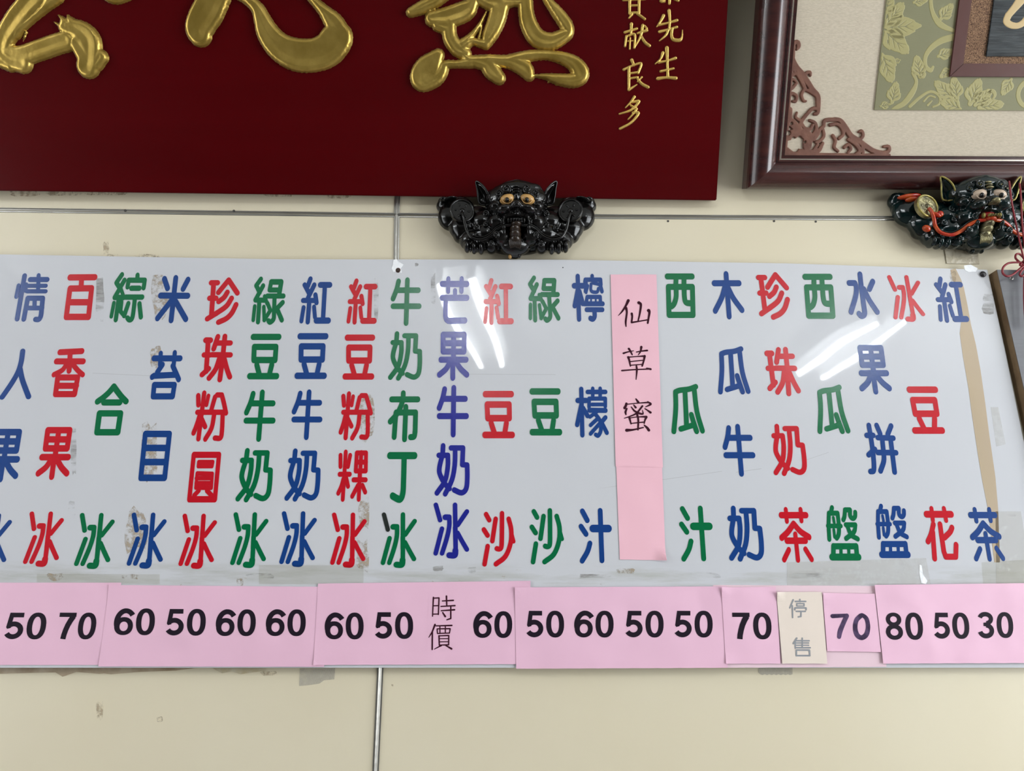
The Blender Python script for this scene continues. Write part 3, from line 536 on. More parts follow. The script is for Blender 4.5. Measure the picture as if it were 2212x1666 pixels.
# stroke centre lines of every character, traced in a 4.165x enlargement; key: tile, pen half-widths, strokes
# stroke syntax: [~ smooth] [*k pen scale] x y x y ... [c closed]
GLY = {
'qing': ('A', 19, 22, '222 150 155 538;*.85 168 238 148 338;*.7 238 225 232 288;*.85 348 146 343 285;272 184 425 184;*.8 255 240 413 240;*.8 245 290 412 290;250 352 385 352;250 352 215 540;~385 352 376 440 368 510 350 542 320 542;*.9 240 440 380 440;*.9 313 350 310 440'),
'bai': ('A', 20, 27, '630 165 855 163;735 170 730 250;630 265 825 262 797 520 597 520 c;620 388 810 388'),
'zong': ('A', 17, 23, '1098 140 1048 212 1088 275;1120 190 1032 345 1115 345;*.8 1090 270 1115 345;1070 345 1042 545;*.85 1025 395 1002 515;*.85 1095 385 1085 470 1118 508;1238 145 1236 185;1148 250 1158 190 1303 190 1293 258;1182 262 1255 262;1132 342 1280 342;~1215 345 1205 440 1190 530 1165 546 1148 530;1155 400 1118 508;1255 402 1268 520'),
'mi': ('A', 20, 26, '1480 178 1508 262;1582 170 1540 550;1445 328 1690 330;1545 370 1418 532;1580 380 1672 540;1692 185 1648 268'),
'ren': ('A', 21, 22, '~205 828 192 920 165 1010 110 1110 20 1242;~180 985 200 1080 228 1160 258 1238'),
'xiang': ('A', 20, 26, '540 838 738 828;508 920 750 920;632 850 622 1005;~*.9 600 945 560 1000 485 1040;~*.9 655 945 700 1000 745 1040;520 1065 700 1065 672 1215 500 1215 c;518 1140 690 1140'),
'he': ('A', 22, 27, '~1025 1146 985 1195 930 1245 878 1282;~1025 1146 1060 1195 1100 1245 1135 1280;935 1290 1078 1290;895 1388 1085 1388 1060 1558 873 1558 c'),
'tai': ('A', 19, 26, '1385 893 1622 893;*.9 1447 848 1440 950;*.9 1573 842 1563 955;1462 950 1415 1020;1370 1060 1385 1050 1590 1040;1555 960 1608 1082;1388 1132 1570 1132 1553 1235 1378 1235 c'),
'mu4': ('G', 20, 28, '1308 157 1525 157 1482 552 1268 552 c;1300 283 1500 283;1290 410 1485 410'),
'guo': ('C', 20, 26, '655 680 845 680 843 832 655 832 c;655 757 845 757;750 680 748 900;635 905 862 905;742 900 742 1068;~712 935 680 990 622 1040;~775 935 815 990 868 1040'),
'bing': ('G', 19, 20, '740 888 762 1026;770 1103 688 1325;~*1.25 812 1000 838 1000;~848 995 838 1080 805 1185 745 1325;912 888 868 1325;~*1.3 868 1300 856 1342 808 1342;1012 948 915 1070;~905 1140 935 1210 972 1290;890 1090 880 1200'),
'zhen': ('B', 20, 23, '235 213 293 213;257 215 237 505;220 352 278 352;200 537 290 482;392 188 300 300;392 188 470 305;~380 298 350 345 302 382;~418 352 370 425 275 492;~458 410 420 485 370 535 300 568'),
'lu': ('B', 17, 22, '682 180 640 238 672 300;702 240 632 368 725 370;*.85 715 335 738 400;668 375 656 565;*.85 626 425 613 548;*.85 708 430 712 545;*1.1 775 205 865 205 845 325;775 205 760 278 848 278;738 332 885 332;~805 340 800 480 795 540 765 568 750 555;*.9 742 398 762 450;*.9 768 460 712 548;878 390 825 445;830 455 870 548'),
'hong': ('B', 18, 22, '1128 178 1105 240;1076 232 1115 305;1162 232 1105 350;1062 372 1170 372;1172 322 1182 392;1118 375 1103 565;*.9 1066 435 1046 558;*.9 1160 430 1168 522;*1.15 1217 232 1302 232;1258 235 1240 550;*1.2 1180 553 1288 553'),
'dou': ('B', 20, 27, '612 700 845 700;622 790 818 790 810 908 618 908 c;645 950 668 1040;780 950 758 1040;580 1053 825 1053'),
'zhu': ('B', 20, 23, '*1.1 187 730 228 730;208 735 190 1010;170 862 225 862;152 1040 212 985;295 697 257 808;290 755 408 755;358 695 340 870 312 1085;240 860 408 862;~308 895 275 990 215 1072;~352 895 375 985 402 1060'),
'fen': ('B', 18, 23, '118 1228 120 1312;172 1205 150 1380 120 1617;*.85 210 1230 192 1312;110 1378 362 1378;~128 1415 105 1490 76 1565;150 1440 180 1508;288 1222 325 1222;~270 1240 252 1300 235 1360;~330 1222 348 1290 368 1385;~262 1395 238 1520 182 1620;~338 1400 332 1540 318 1608 268 1610'),
'niu': ('B', 20, 26, '~612 1212 590 1290 552 1380;598 1298 792 1298;548 1453 792 1453;695 1200 662 1617'),
'nai': ('H', 20, 24, '~560 308 548 390 515 500 513 565 550 650 592 700;515 395 598 395;~598 395 590 500 555 630 475 740;630 328 740 328 724 480 768 484;~768 484 762 600 745 700 700 738 635 712;~668 335 655 480 620 620 550 748'),
'yuan': ('H', 18, 27, '78 345 305 345 268 745 38 745 c;*.72 122 410 250 410 243 447 118 447 c;*.72 108 512 245 516 236 642 96 640 c;*.72 100 555 238 555;*.72 98 600 236 600;*.85 125 665 80 712;*.85 195 665 240 712'),
'guo3': ('H', 16, 22, '1398 350 1398 450;1445 320 1438 440 1418 745;1485 350 1465 450;1390 520 1482 520;~1425 560 1405 630 1378 690;1450 555 1466 628;1545 328 1628 328 1625 490 1535 490 c;1540 411 1628 411;1585 325 1572 570;1515 570 1625 570;1572 500 1562 745;1555 620 1503 718;1595 620 1620 680'),
'bu': ('C', 20, 26, '192 1262 428 1262;~297 1207 290 1280 245 1385 180 1462;320 1330 308 1620;230 1385 215 1600;232 1380 408 1380 403 1560;~403 1545 395 1595 362 1602'),
'ding': ('I', 22, 31, '175 352 400 352;~305 365 300 560 293 690 265 745 200 715'),
'mang': ('C', 19, 26, '645 224 870 224;*.9 702 178 700 290;*.9 822 178 820 290;*.9 762 285 762 340;645 348 870 348;~678 365 676 460 680 530 708 555 770 555;700 555 852 552'),
'sha': ('I', 19, 22, '1042 880 1070 932;1022 1018 1055 1070;1056 1168 1028 1328;1128 922 1098 1120;~1185 872 1184 1050 1180 1170 1160 1193 1138 1188;~1245 922 1268 1020 1262 1140 1215 1260 1130 1328;*.8 1268 1040 1290 1125'),
'ning': ('D', 15, 19, '*1.2 200 155 212 540;*1.3 168 240 250 240;*1.2 202 270 173 420;*1.2 215 290 245 400;330 152 330 190;265 205 268 185 405 185 408 230;275 215 270 290;~*.8 320 225 318 275 335 295 375 295 385 265;*.8 340 215 385 225;400 225 418 290;*.8 290 240 275 300;*.95 285 340 402 340 405 400 275 400 c;*.5 320 345 320 395;*.5 362 345 362 395;*1.1 255 402 425 402;*1.1 280 455 422 455;~*1.2 350 460 352 515 335 540 315 532'),
'meng': ('D', 15, 18, '*1.2 232 1170 242 1583;*1.3 200 1272 275 1272;*1.2 235 1300 195 1490;*1.2 248 1340 288 1410;*1.1 288 1195 450 1195;335 1165 335 1230;402 1165 402 1230;302 1330 302 1255 448 1255 448 1325;*.9 328 1308 425 1308;*1.2 305 1360 450 1362;*.9 375 1370 310 1420;~350 1385 398 1450 408 1540 385 1588 362 1580;*.95 385 1430 315 1495;*.95 392 1485 315 1572;*1.1 450 1425 412 1470;*1.1 420 1480 462 1562'),
'zhi': ('J', 20, 24, '242 852 286 935;230 990 275 1058;~310 1142 288 1215 240 1298;*1.35 335 1008 478 1008;402 848 418 1295'),
'xi': ('D', 20, 26, '1005 156 1230 156;1085 165 1082 250;1156 165 1156 250;1015 250 1232 250 1238 502 1022 502 c;~1085 255 1085 340 1068 400 1045 425;~1158 260 1160 340 1175 390 1230 398'),
'gua': ('D', 20, 24, '~1080 1195 1120 1180 1200 1170 1262 1148;~1080 1195 1082 1350 1065 1550;1165 1185 1180 1510;1128 1528 1250 1490;~1222 1400 1240 1460 1270 1550;~1248 1170 1272 1370 1322 1545'),
'mu': ('E', 20, 26, '178 217 402 217;285 135 313 515;~275 250 245 350 188 465;~300 250 350 350 428 458'),
'cha': ('K', 19, 28, '780 888 1005 888;*.85 822 838 832 942;*.85 955 838 963 938;~893 965 840 1040 785 1092;~893 965 955 1035 1032 1085;832 1118 1000 1118;*.9 908 1060 932 1290;*.9 850 1200 808 1288;*.9 1000 1195 1055 1285'),
'shui': ('F', 20, 25, '92 215 135 215;~145 215 158 260 150 340 110 475;~190 137 200 230 222 400 232 490 205 512 182 492;~225 270 275 370 345 475;305 202 275 270'),
'pin': ('L', 19, 24, '~270 80 290 200 310 350 315 480 285 495;250 170 310 170;268 345 325 295;~340 80 355 115 372 155;470 85 440 160;350 190 490 195;350 324 515 326;~390 200 402 320 405 400 375 490;465 200 502 500'),
'pan': ('K', 16, 22, '1238 820 1228 865;1210 870 1288 870;~1210 870 1208 980 1214 1105;~1288 870 1300 980 1298 1060 1280 1095;*.9 1200 985 1318 985;*.7 1250 910 1258 955;*.7 1255 1020 1262 1085;~1355 845 1350 900 1340 930;1355 840 1400 840;~1400 840 1402 895 1425 918 1445 900 1447 862;1362 975 1448 975;~1448 975 1435 1040 1365 1098;~1378 990 1410 1065 1470 1102;*1.2 1252 1168 1455 1168;*1.15 1252 1165 1250 1245;*1.15 1455 1165 1462 1245;*.8 1318 1170 1320 1260;*.8 1388 1170 1390 1260;*1.35 1238 1265 1478 1265'),
'hua': ('L', 19, 26, '*1.15 788 880 1010 880;*.85 833 828 846 935;*.85 945 828 965 935;~850 970 830 1060 802 1125;845 1040 862 1278;910 970 922 1060 945 1215 962 1262 1052 1262 1055 1155;~1018 1000 1000 1040 950 1090'),
}
GM_ = {}
def gparse(ch):
    tl, rx, ry, s = GLY[ch]; ox, oy = T[tl]; paths = []
    for st in s.split(';'):
        tk = st.split(); k = 1.0; sm = False; cl = False
        if tk[0].startswith('~'): sm = True; tk[0] = tk[0][1:]
        if tk[0] == '': tk = tk[1:]
        if tk[0].startswith('*'): k = float(tk[0][1:]); tk = tk[1:]
        if tk[-1] == 'c': cl = True; tk = tk[:-1]
        v = list(map(float, tk)); pts = list(zip(v[0::2], v[1::2]))
        if sm: pts = catmull(pts, 4)
        if cl: pts = pts+[pts[0]]
        paths.append((ox, oy, pts, k))
    x0 = min(p[0]-rx*k for _, _, q, k in paths for p in q); x1 = max(p[0]+rx*k for _, _, q, k in paths for p in q)
    y0 = min(p[1]-ry*k for _, _, q, k in paths for p in q); y1 = max(p[1]+ry*k for _, _, q, k in paths for p in q)
    cx, cy = ox+(x0+x1)/2/KZ, oy+(y0+y1)/2/KZ
    ca, cb = WALL.hit(cx, cy, HB); mpp = WALL.hit(cx+10, cy, HB)[0]-ca; mpp /= 10
    pz = (cb-WALL.hit(cx, cy+10, HB)[1])/10
    out = []
    for _, _, q, k in paths:
        out.append(([(WALL.hit(ox+x/KZ, oy+y/KZ, HB)[0]-ca, WALL.hit(ox+x/KZ, oy+y/KZ, HB)[1]-cb) for x, y in q], k))
    hh = WALL.hit(cx, oy+y0/KZ, HB)[1]-WALL.hit(cx, oy+y1/KZ, HB)[1]
    return dict(paths=out, pen=(rx/KZ*mpp, ry/KZ*pz), c=(tl, (x0+x1)/2, y0, y1), h=hh)
for ch in GLY: GM_[ch] = gparse(ch)
# every character on the board: kind, tile, centre x, top, bottom, colour ('' = as traced)
INST = [(c, *GM_[c]['c'], col) for c, col in dict(qing='blue', bai='red', zong='green', mi='blue', ren='blue', xiang='red', he='green', tai='blue', mu4='blue', guo='violet', bing='green', zhen='red', lu='green', hong='blue', dou='green', zhu='red', fen='red', niu='green', nai='green', yuan='red', guo3='red', bu='green', ding='green', mang='violet', sha='red', ning='blue', meng='blue', zhi='blue', xi='green', gua='green', mu='blue', cha='red', shui='blue', pin='blue', pan='green', hua='red').items()]
INST += [('sha','A',-146,118,560,'green'),('guo','G',38,112,592,'blue'),('guo','G',497,95,570,'red'),('bing','G',-79,872,1370,'blue'),('bing','G',392,855,1352,'red'),('bing','G',1320,865,1368,'blue'),
 ('bing','H',113,875,1370,'red'),('bing','H',577,862,1362,'green'),('bing','H',1015,853,1353,'blue'),('bing','H',1468,865,1360,'red'),('bing','I',255,862,1362,'green'),('bing','I',727,775,1277,'violet'),('bing','F',607,145,563,'red'),
 ('zhen','E',708,118,545,'red'),('hong','B',1591,175,588,'red'),('hong','C',1148,172,592,'red'),('hong','F',1002,157,572,'blue'),('lu','C',1558,148,572,'green'),
 ('dou','B',1137,667,1077,'blue'),('dou','B',1563,680,1083,'red'),('dou','C',1150,1187,1610,'red'),('dou','C',1573,1163,1585,'green'),('dou','F',776,1147,1570,'red'),
 ('zhu','E',779,790,1233,'red'),('fen','B',1532,1190,1632,'red'),('niu','B',1095,1173,1627,'blue'),('niu','C',320,165,600,'green'),('niu','C',740,1133,1603,'violet'),('niu','K',398,67,540,'blue'),
 ('nai','H',1055,288,765,'blue'),('nai','C',309,650,1093,'green'),('nai','I',730,240,720,'violet'),('nai','K',839,67,535,'red'),('nai','K',448,803,1305,'blue'),
 ('zhi','J',1265,803,1305,'green'),('xi','E',1120,133,535,'green'),('gua','E',356,785,1217,'blue'),('gua','E',1246,1130,1573,'green'),('guo','F',307,773,1217,'blue'),('sha','I',1588,825,1330,'green'),('pan','L',486,785,1272,'blue'),('cha','L',1328,815,1305,'blue')]
for n, (ch, tl, zx, y0, y1, col) in enumerate(INST):
    g_ = GM_[ch]; ox, oy = T[tl]; px = ox+zx/KZ; pa, pb = oy+y0/KZ, oy+y1/KZ
    a, b = WALL.hit(px, (pa+pb)/2, HB); h = WALL.hit(px, pa, HB)[1]-WALL.hit(px, pb, HB)[1]; k = h/g_['h']
    paths = [([(a+x*k, b+z*k) for x, z in q], kk) for q, kk in g_['paths']]
    if ch == 'bing' and tl == 'I' and zx == 255:
        dot, paths = paths[0], paths[1:]
        flat_letter('character_stroke', stadiums([dot], (g_['pen'][0]*k, g_['pen'][1]*k), 4), WALL, HB, HB+.0009, M['marker'], mb, label='first stroke redrawn in black marker')
    flat_letter('character', stadiums(paths, (g_['pen'][0]*k*1.07, g_['pen'][1]*k*1.06)), WALL, HB, HB+.0006, M[col], mb)
# tan tape behind the last column, clear and frosted tapes, glue marks, fixings
def on_board(name, px, h, m, **kw): return flat_letter(name, [ppoly(px, WALL, HB)], WALL, HB, HB+h, m, mb, **kw)
on_board('tape_strip', [(2053,583),(2064,580),(2069,590),(2076,604),(2082,622),(2090,660),(2097,700),(2108,745),(2118,800),(2128,870),(2137,940),(2150,1030),(2156,1100),(2160,1215),(2148,1215),(2134,1100),(2122,1040),(2112,980),(2100,900),(2092,840),(2080,770),(2073,720),(2077,690),(2074,640),(2064,615),(2056,600)], .0003, M['tan_tape'], label='tan parcel tape strip')
on_board('tape_strip', [(2140,880),(2156,880),(2172,960),(2152,965)], .0003, M['frost_tape'])
on_board('tape_strip', [(2150,1105),(2205,1105),(2230,1262),(2152,1262)], .0003, M['frost_tape'])
on_board('tape_strip', [(2120,1215),(2240,1208),(2246,1260),(2124,1262)], .0004, M['clear_tape'])
on_board('tape_strip', [(560,1221),(785,1222),(785,1262),(560,1262)], .0009, M['clear_tape'])
on_board('tape_strip', [(80,1240),(345,1241),(345,1262),(80,1258)], .0004, M['clear_tape'])
on_board('tape_strip', [(1700,1215),(2000,1206),(2010,1262),(1700,1266)], .0004, M['frost_tape'])
for q in ([(2186,660),(2190,672),(2198,700),(2190,690)], ):
    pass
for r in ((325,590,368,700,'residue'),(300,905,345,1045,'residue'),(268,1090,322,1200,'residue'),(322,745,350,800,'residue'),(152,905,166,1030,'dirt'),(146,1080,164,1120,'dirt'),(205,590,226,700,'dirt'),
          (772,1070,800,1150,'residue'),(768,1160,798,1240,'residue'),(776,850,812,960,'residue'),(806,600,818,700,'dirt'),(100,1238,140,1256,'residue'),(260,1240,302,1252,'residue'),(510,1250,526,1266,'residue'),
          (525,1238,600,1250,'dirt'),(935,1222,960,1235,'dirt'),(930,586,942,660,'dirt'),(1330,1228,1372,1240,'residue'),(1480,1236,1560,1252,'dirt'),(1690,1236,1790,1252,'dirt'),(2120,630,2150,680,'dirt'),(2175,1110,2198,1116,'dirt'),
          (2052,584,2066,612,'residue'),(288,564,306,572,'dirt'),(896,568,904,576,'dirt'),(1010,1225,1030,1240,'dirt'),(1240,1240,1330,1250,'dirt')):
    on_board('glue_mark', ragged(*r[:4]), .0004, M[r[4]])
on_board('tape_strip', [(2072,1218),(2078,1222),(2084,1240),(2090,1258),(2078,1262),(2070,1240)][::1] if 0 else [(1986,1220),(1991,1222),(1993,1240),(2003,1255),(2000,1262),(1990,1260),(1986,1240)], .0006, M['torn'])
on_board('torn_tape', [(848,574),(850,562),(856,560),(862,566),(872,572),(866,580),(868,590),(858,586),(850,588),(846,580)], .0006, M['torn'])
on_board('torn_tape', [(2082,574),(2096,572),(2112,580),(2108,587),(2092,588),(2084,584)], .0006, M['torn'])
def screw(name, px, py, r, h0, m, parent, dome=.5, cross=True, **kw):
    p = P(px, py, h0); bm = bmesh.new(); ellipsoid(bm, p, (r, r*dome, r))
    if cross:
        pass
    o = obj(name, from_bm(name, bm), m, parent, **kw)
    if cross:
        bm = bmesh.new()
        for rot in (0, PI/2):
            bmesh.ops.create_cube(bm, size=1, matrix=Matrix.Translation(p+Vector((0,-r*dome*.93,0))) @ Matrix.Rotation(rot+.5, 4, 'Y') @ Matrix.Diagonal((r*1.1, r*.12, r*.24, 1)))
        obj('cross_slot', from_bm('cross_slot', bm, False), M['seam'], o)
    return o
screw('screw', 860, 584, .0060, HB, M['rust'], mb, .4)
screw('screw', 2123.5, 592.5, .0072, HB+.002, M['darkscrew'], mb, .6, False)
o = screw('speck', 1216, 578, .0015, HB, M['marker'], mb, .3, False)

# hair scratches in the acrylic are fine, shallow grooves: thin dark slivers
for q in ([(1290,1056),(1345,1048),(1560,1018),(1560,1018.8),(1345,1049)], [(1590,1020),(1645,1012),(1645,1013),(1590,1021)], [(1000,808),(1200,809),(1200,809.8),(1000,808.8)], [(200,806),(335,812),(335,812.8),(200,806.8)], [(1740,994),(1790,977),(1790,977.8),(1740,994.8)]):
    on_board('scratch', q, .0001, M['scratch'])

# ------------------------------------------------------------------ pink price papers and their figures
def outline_text(txt, size_px, font_h=None, bold=0.0):
    cu = bpy.data.curves.new('t', 'FONT'); cu.body = txt; cu.size = 1; cu.offset = bold; cu.resolution_u = 6; cu.align_x = 'CENTER'
    o = bpy.data.objects.new('t', cu); COL.objects.link(o); dg = bpy.context.evaluated_depsgraph_get(); me = bpy.data.meshes.new_from_object(o.evaluated_get(dg))
    bpy.data.objects.remove(o); bpy.data.curves.remove(cu); return me
def ring(cx, cy, rx, ry, n=28, p=2.0, a0=0, a1=2*PI):
    return [(cx+rx*math.copysign(abs(math.cos(t))**(2/p), math.cos(t)), cy+ry*math.copysign(abs(math.sin(t))**(2/p), math.sin(t))) for t in (a0+(a1-a0)*i/n for i in range(n+1))]
def band(outer, inner):                       # quads between two equally long outlines
    return [[outer[i], outer[i+1], inner[i+1], inner[i]] for i in range(len(outer)-1)]
def ribbon_(pts, w):                          # constant or per-point width band along a path, butt ends
    L = []; R = []; n = len(pts)
    for i, p in enumerate(pts):
        a = pts[max(i-1,0)]; b = pts[min(i+1,n-1)]; dx, dy = b[0]-a[0], b[1]-a[1]; l = math.hypot(dx, dy) or 1; ww = w[i] if isinstance(w, list) else w
        L.append((p[0]-dy/l*ww/2, p[1]+dx/l*ww/2)); R.append((p[0]+dy/l*ww/2, p[1]-dx/l*ww/2))
    return band(L, R)
def arc(cx, cy, rx, ry, d0, d1, n=20): return [(cx+rx*math.cos(math.radians(d0+(d1-d0)*i/n)), cy+ry*math.sin(math.radians(d0+(d1-d0)*i/n))) for i in range(n+1)]
# digits in a 0..40 x 0..57 cell, y up, bold grotesque
DG = {'0': band(ring(20,28.5,19.5,29,32,2.3), ring(20,28.5,8.6,20,32,2.2)),
 '6': band(ring(20,19,19.5,19.5,28,2.15), ring(20.3,18.5,8.8,10.2,28,2.1))+ribbon_(arc(23,27,18.2,25.2,38,196,22), [11,11]+[10.5]*6+[10.8]*15),
 '5': [[(8,57),(36.5,57),(36.5,47),(7,47)],[(7.8,57),(15.6,47.5),(13,27),(3.5,25.5)]]+ribbon_(arc(19.2,18.9,14.6,13.8,145,-150,28), [9]*2+[10.6]*27)+[[(3.4,25.6),(12.8,29.5),(13.2,24),(6,22)]],
 '7': [[(1.5,57),(38.5,57),(38.5,47.8),(1.5,47.8)]]+[[(26.5,48.5),(38.5,48.5),(38.5,50),(30,42)]]+ribbon_([(32.4,49.5),(27,40),(22.5,30),(19.2,19),(17,9),(16,0)], [12.4,12,11.8,11.6,11.5,11.5]),
 '8': band(ring(20,42.6,17.2,14.6,28,2.1), ring(20,42.8,7.8,6.6,28))+band(ring(20,16,19,16.6,28,2.1), ring(20,15.8,9,7.6,28)),
 '3': ribbon_(arc(19,42.3,13.4,10.4,165,-80,24), 10)+ribbon_(arc(19,15.9,14,12.2,85,-168,26), 10.6)+[[(14,33.5),(22,34.5),(22,25.5),(14,26)]]}
def digits(txt, x0, y0, y1, x1, par, m, h, skew=None):
    """text between pixel columns x0..x1 and rows y0..y1"""
    per = (x1-x0)/(45*len(txt)-5)
    for i, c in enumerate(txt):
        q = []
        for pl_ in DG[c]:
            pp = []
            for u, v in pl_:
                px = x0+(i*45+u)*per; py = y1-(y1-y0)*v/57
                a, b = WALL.hit((x0+x1)/2, (y0+y1)/2, h); a += WALL.hit(px, (y0+y1)/2, h)[0]-a; b = WALL.hit((x0+x1)/2, py, h)[1]
                a += (skew or 0)*(v/57-.5)*(y1-y0)*.00105
                pp.append((a, b))
            ar = sum(pp[k][0]*pp[(k+1)%len(pp)][1]-pp[(k+1)%len(pp)][0]*pp[k][1] for k in range(len(pp)))
            q.append(pp if ar > 0 else pp[::-1])
        flat_letter('digit', q, WALL, h, h+.0002, m, par)
def paper(label, px, h, m, group=None, name='price_paper', lift=(), cat='paper'):
    """thin sheet; optional lifted corners (index, height)"""
    c = P(sum(p[0] for p in px)/len(px), sum(p[1] for p in px)/len(px), h)
    t = thing(name, label, cat, c, group); pts = ppoly(px, WALL, h); bm = bmesh.new(); n = len(pts); NX, NY = 36, 14
    grid = {}; q = pts if len(pts) == 4 else None
    for j in range(NY+1):
        for i in range(NX+1):
            u, v = i/NX, j/NY
            a = [pts[0][k]*(1-u)*(1-v)+pts[1][k]*u*(1-v)+pts[2][k]*u*v+pts[3][k]*(1-u)*v for k in (0, 1)]
            dz = 0
            for (ci, hh, rad) in lift:
                cu, cv = ((0,0),(1,0),(1,1),(0,1))[ci]; W_ = abs(pts[1][0]-pts[0][0]); Hh = abs(pts[3][1]-pts[0][1])
                d = math.hypot((u-cu)*W_, (v-cv)*Hh); dz += hh*max(0, 1-d/rad)**2
            edge = .0002*math.sin(a[0]*140+j)*math.sin(a[1]*90) if (j in (0, NY) or i in (0, NX)) else 0
            grid[i, j] = bm.verts.new(WALL.at(a[0], a[1]+edge, h+dz))
    back = {k: bm.verts.new(v.co+Vector((0, .00015, 0))) for k, v in grid.items()}
    for j in range(NY):
        for i in range(NX):
            bm.faces.new((grid[i,j], grid[i,j+1], grid[i+1,j+1], grid[i+1,j])); bm.faces.new((back[i,j], back[i+1,j], back[i+1,j+1], back[i,j+1]))
    for i in range(NX):
        for j in (0, NY): bm.faces.new((grid[i,j], grid[i+1,j], back[i+1,j], back[i,j]))
    for j in range(NY):
        for i in (0, NX): bm.faces.new((grid[i,j], grid[i,j+1], back[i,j+1], back[i,j]))
    bmesh.ops.recalc_face_normals(bm, faces=bm.faces)
    obj('sheet', from_bm('sheet', bm, False), m, t); return t
PG = 'pink price papers under the menu board'
h0 = HB+.0010
b0_ = paper('long faded pink backing strip showing between and below the price papers', [(1540,1264),(1895,1266),(1915,1441),(1550,1443)], h0, M['backing'], PG, 'backing_strip')
q1 = paper('pink price paper at the left end reading 50 70', [(-150,1259),(262,1259),(240,1437),(-160,1437)], h0+.0004, M['pink'], PG)
q2 = paper('pink price paper reading 60 50 60 60 from the left, lapping the 50 70 one', [(236,1264),(700,1268),(700,1441),(213,1440)], h0+.0010, M['pink'], PG, lift=((0,.002,.05),(3,.0015,.06)))
q3 = paper('pink price paper reading 60 50 60 with a market price slip between', [(687,1261),(1146,1255),(1146,1435),(677,1437)], h0+.0016, M['pink'], PG, lift=((3,.002,.05),(1,.0015,.05)))
q4 = paper('pink price paper reading 50 60 50 50 in the middle', [(1112,1269),(1570,1267),(1572,1443),(1115,1445)], h0+.0024, M['pink'], PG, lift=((0,.003,.06),))
q5 = paper('small pink price paper reading 70 left of the cream slip', [(1558,1269),(1676,1268),(1686,1434),(1568,1434)], h0+.0032, M['pink'], PG, lift=((0,.005,.03),(3,.002,.03)))
q6 = paper('cream paper slip with two grey characters among the pink papers', [(1677,1279),(1775,1279),(1787,1434),(1690,1434)], h0+.0040, M['cream'], None, 'cream_slip', lift=((0,.006,.022),))
q7 = paper('small pink price paper with 70 written in felt pen, right of the cream slip', [(1777,1281),(1890,1283),(1903,1409),(1787,1407)], h0+.0034, M['pink'], PG, lift=((0,.003,.03),))
q8 = paper('pink price paper at the right end reading 80 50 30', [(1889,1264),(2300,1259),(2330,1432),(1908,1434)], h0+.0042, M['pink'], PG, lift=((0,.001,.05),))
paper_h = {id(q1): h0+.0006}
for (t_, hh, L_) in ((q1, h0+.0006, (('50',10,1324,1381,100,0),('70',124,1324,1381,208,0))),
    (q2, h0+.0012, (('60',247,1315,1372,335,-.04),('50',357,1316,1373,445,-.04),('60',467,1317,1374,553,-.04),('60',575,1317,1374,661,-.04))),
    (q3, h0+.0018, (('60',702,1324,1381,786,-.05),('50',808,1323,1380,893,-.04),('60',1023,1321,1378,1107,0))),
    (q4, h0+.0026, (('50',1135,1320,1377,1219,0),('60',1241,1320,1377,1326,.02),('50',1349,1320,1377,1434,.03),('50',1455,1320,1377,1540,.04))),
    (q5, h0+.0034, (('70',1581,1324,1381,1667,.03),)),
    (q8, h0+.0044, (('80',1912,1324,1382,1994,.04),('50',2015,1324,1380,2094,.06),('30',2112,1323,1378,2189,.08)))):
    for tx, x0, y0, y1, x1, sk in L_: digits(tx, x0, y0, y1, x1, t_, M['ink'], hh, sk)
# felt-pen 70: drawn strokes
def pen(name, s, ox, oy, k, h, m, par, flat=1.0, **kw):
    paths = []
    for st in s.split(';'):
        tk = st.strip(); sm = tk.startswith('~'); v = [float(q) for q in tk.lstrip('~').split()]
        pts = [(v[i], v[i+1], v[i+2]) for i in range(0, len(v), 3)]; pts = catmull(pts, 6) if sm else pts; res = []
        for x, y, r in pts:
            a, b = WALL.hit(ox+x/k, oy+y/k, h); a2, _ = WALL.hit(ox+(x+r)/k, oy+y/k, h); res.append((a, b, abs(a2-a)/.001*flat))
        paths.append((res, 1.0))
    return flat_letter(name, stadiums(paths, (.001, .001), 5), WALL, h, h+.0002, m, par, **kw)
k5 = 2212/740
pen('digit', '975 303 13 1070 298 11;~1068 300 14 1045 350 14 1025 400 15 1018 437 13', 1472, 1230, k5, h0+.0036, M['felt'], q7, label='felt-pen digit 7')
pen('digit', '~1158 300 14 1130 330 14 1122 380 15 1135 425 16 1165 442 15 1195 420 15 1205 370 14 1195 320 14 1170 298 13 1158 300 13', 1472, 1230, k5, h0+.0036, M['felt'], q7, label='felt-pen digit 0')
# grey printed characters of the cream slip
pen('character', '722 197 4 700 250 4;716 235 4 718 312 4;765 195 4 765 210 4;735 208 4 803 208 4;745 222 3.5 792 222 3.5 792 238 3.5 745 238 3.5 745 222 3.5;732 262 4 732 250 4 805 250 4 805 262 4;742 272 4 800 272 4;772 272 4 772 305 4 755 308 4', 1472, 1230, k5, h0+.0042, M['greyink'], q6, 1.15)
pen('character', '745 445 4.5 722 480 4.5;735 468 4 735 510 4;735 462 4 825 462 4;738 476 3.5 822 476 3.5;738 491 3.5 822 491 3.5;735 507 4 832 507 4;780 445 4 780 507 4;742 522 4.5 826 522 4.5 829 558 4.5 742 558 4.5 742 522 4.5', 1472, 1230, k5, h0+.0042, M['greyink'], q6, 1.15)
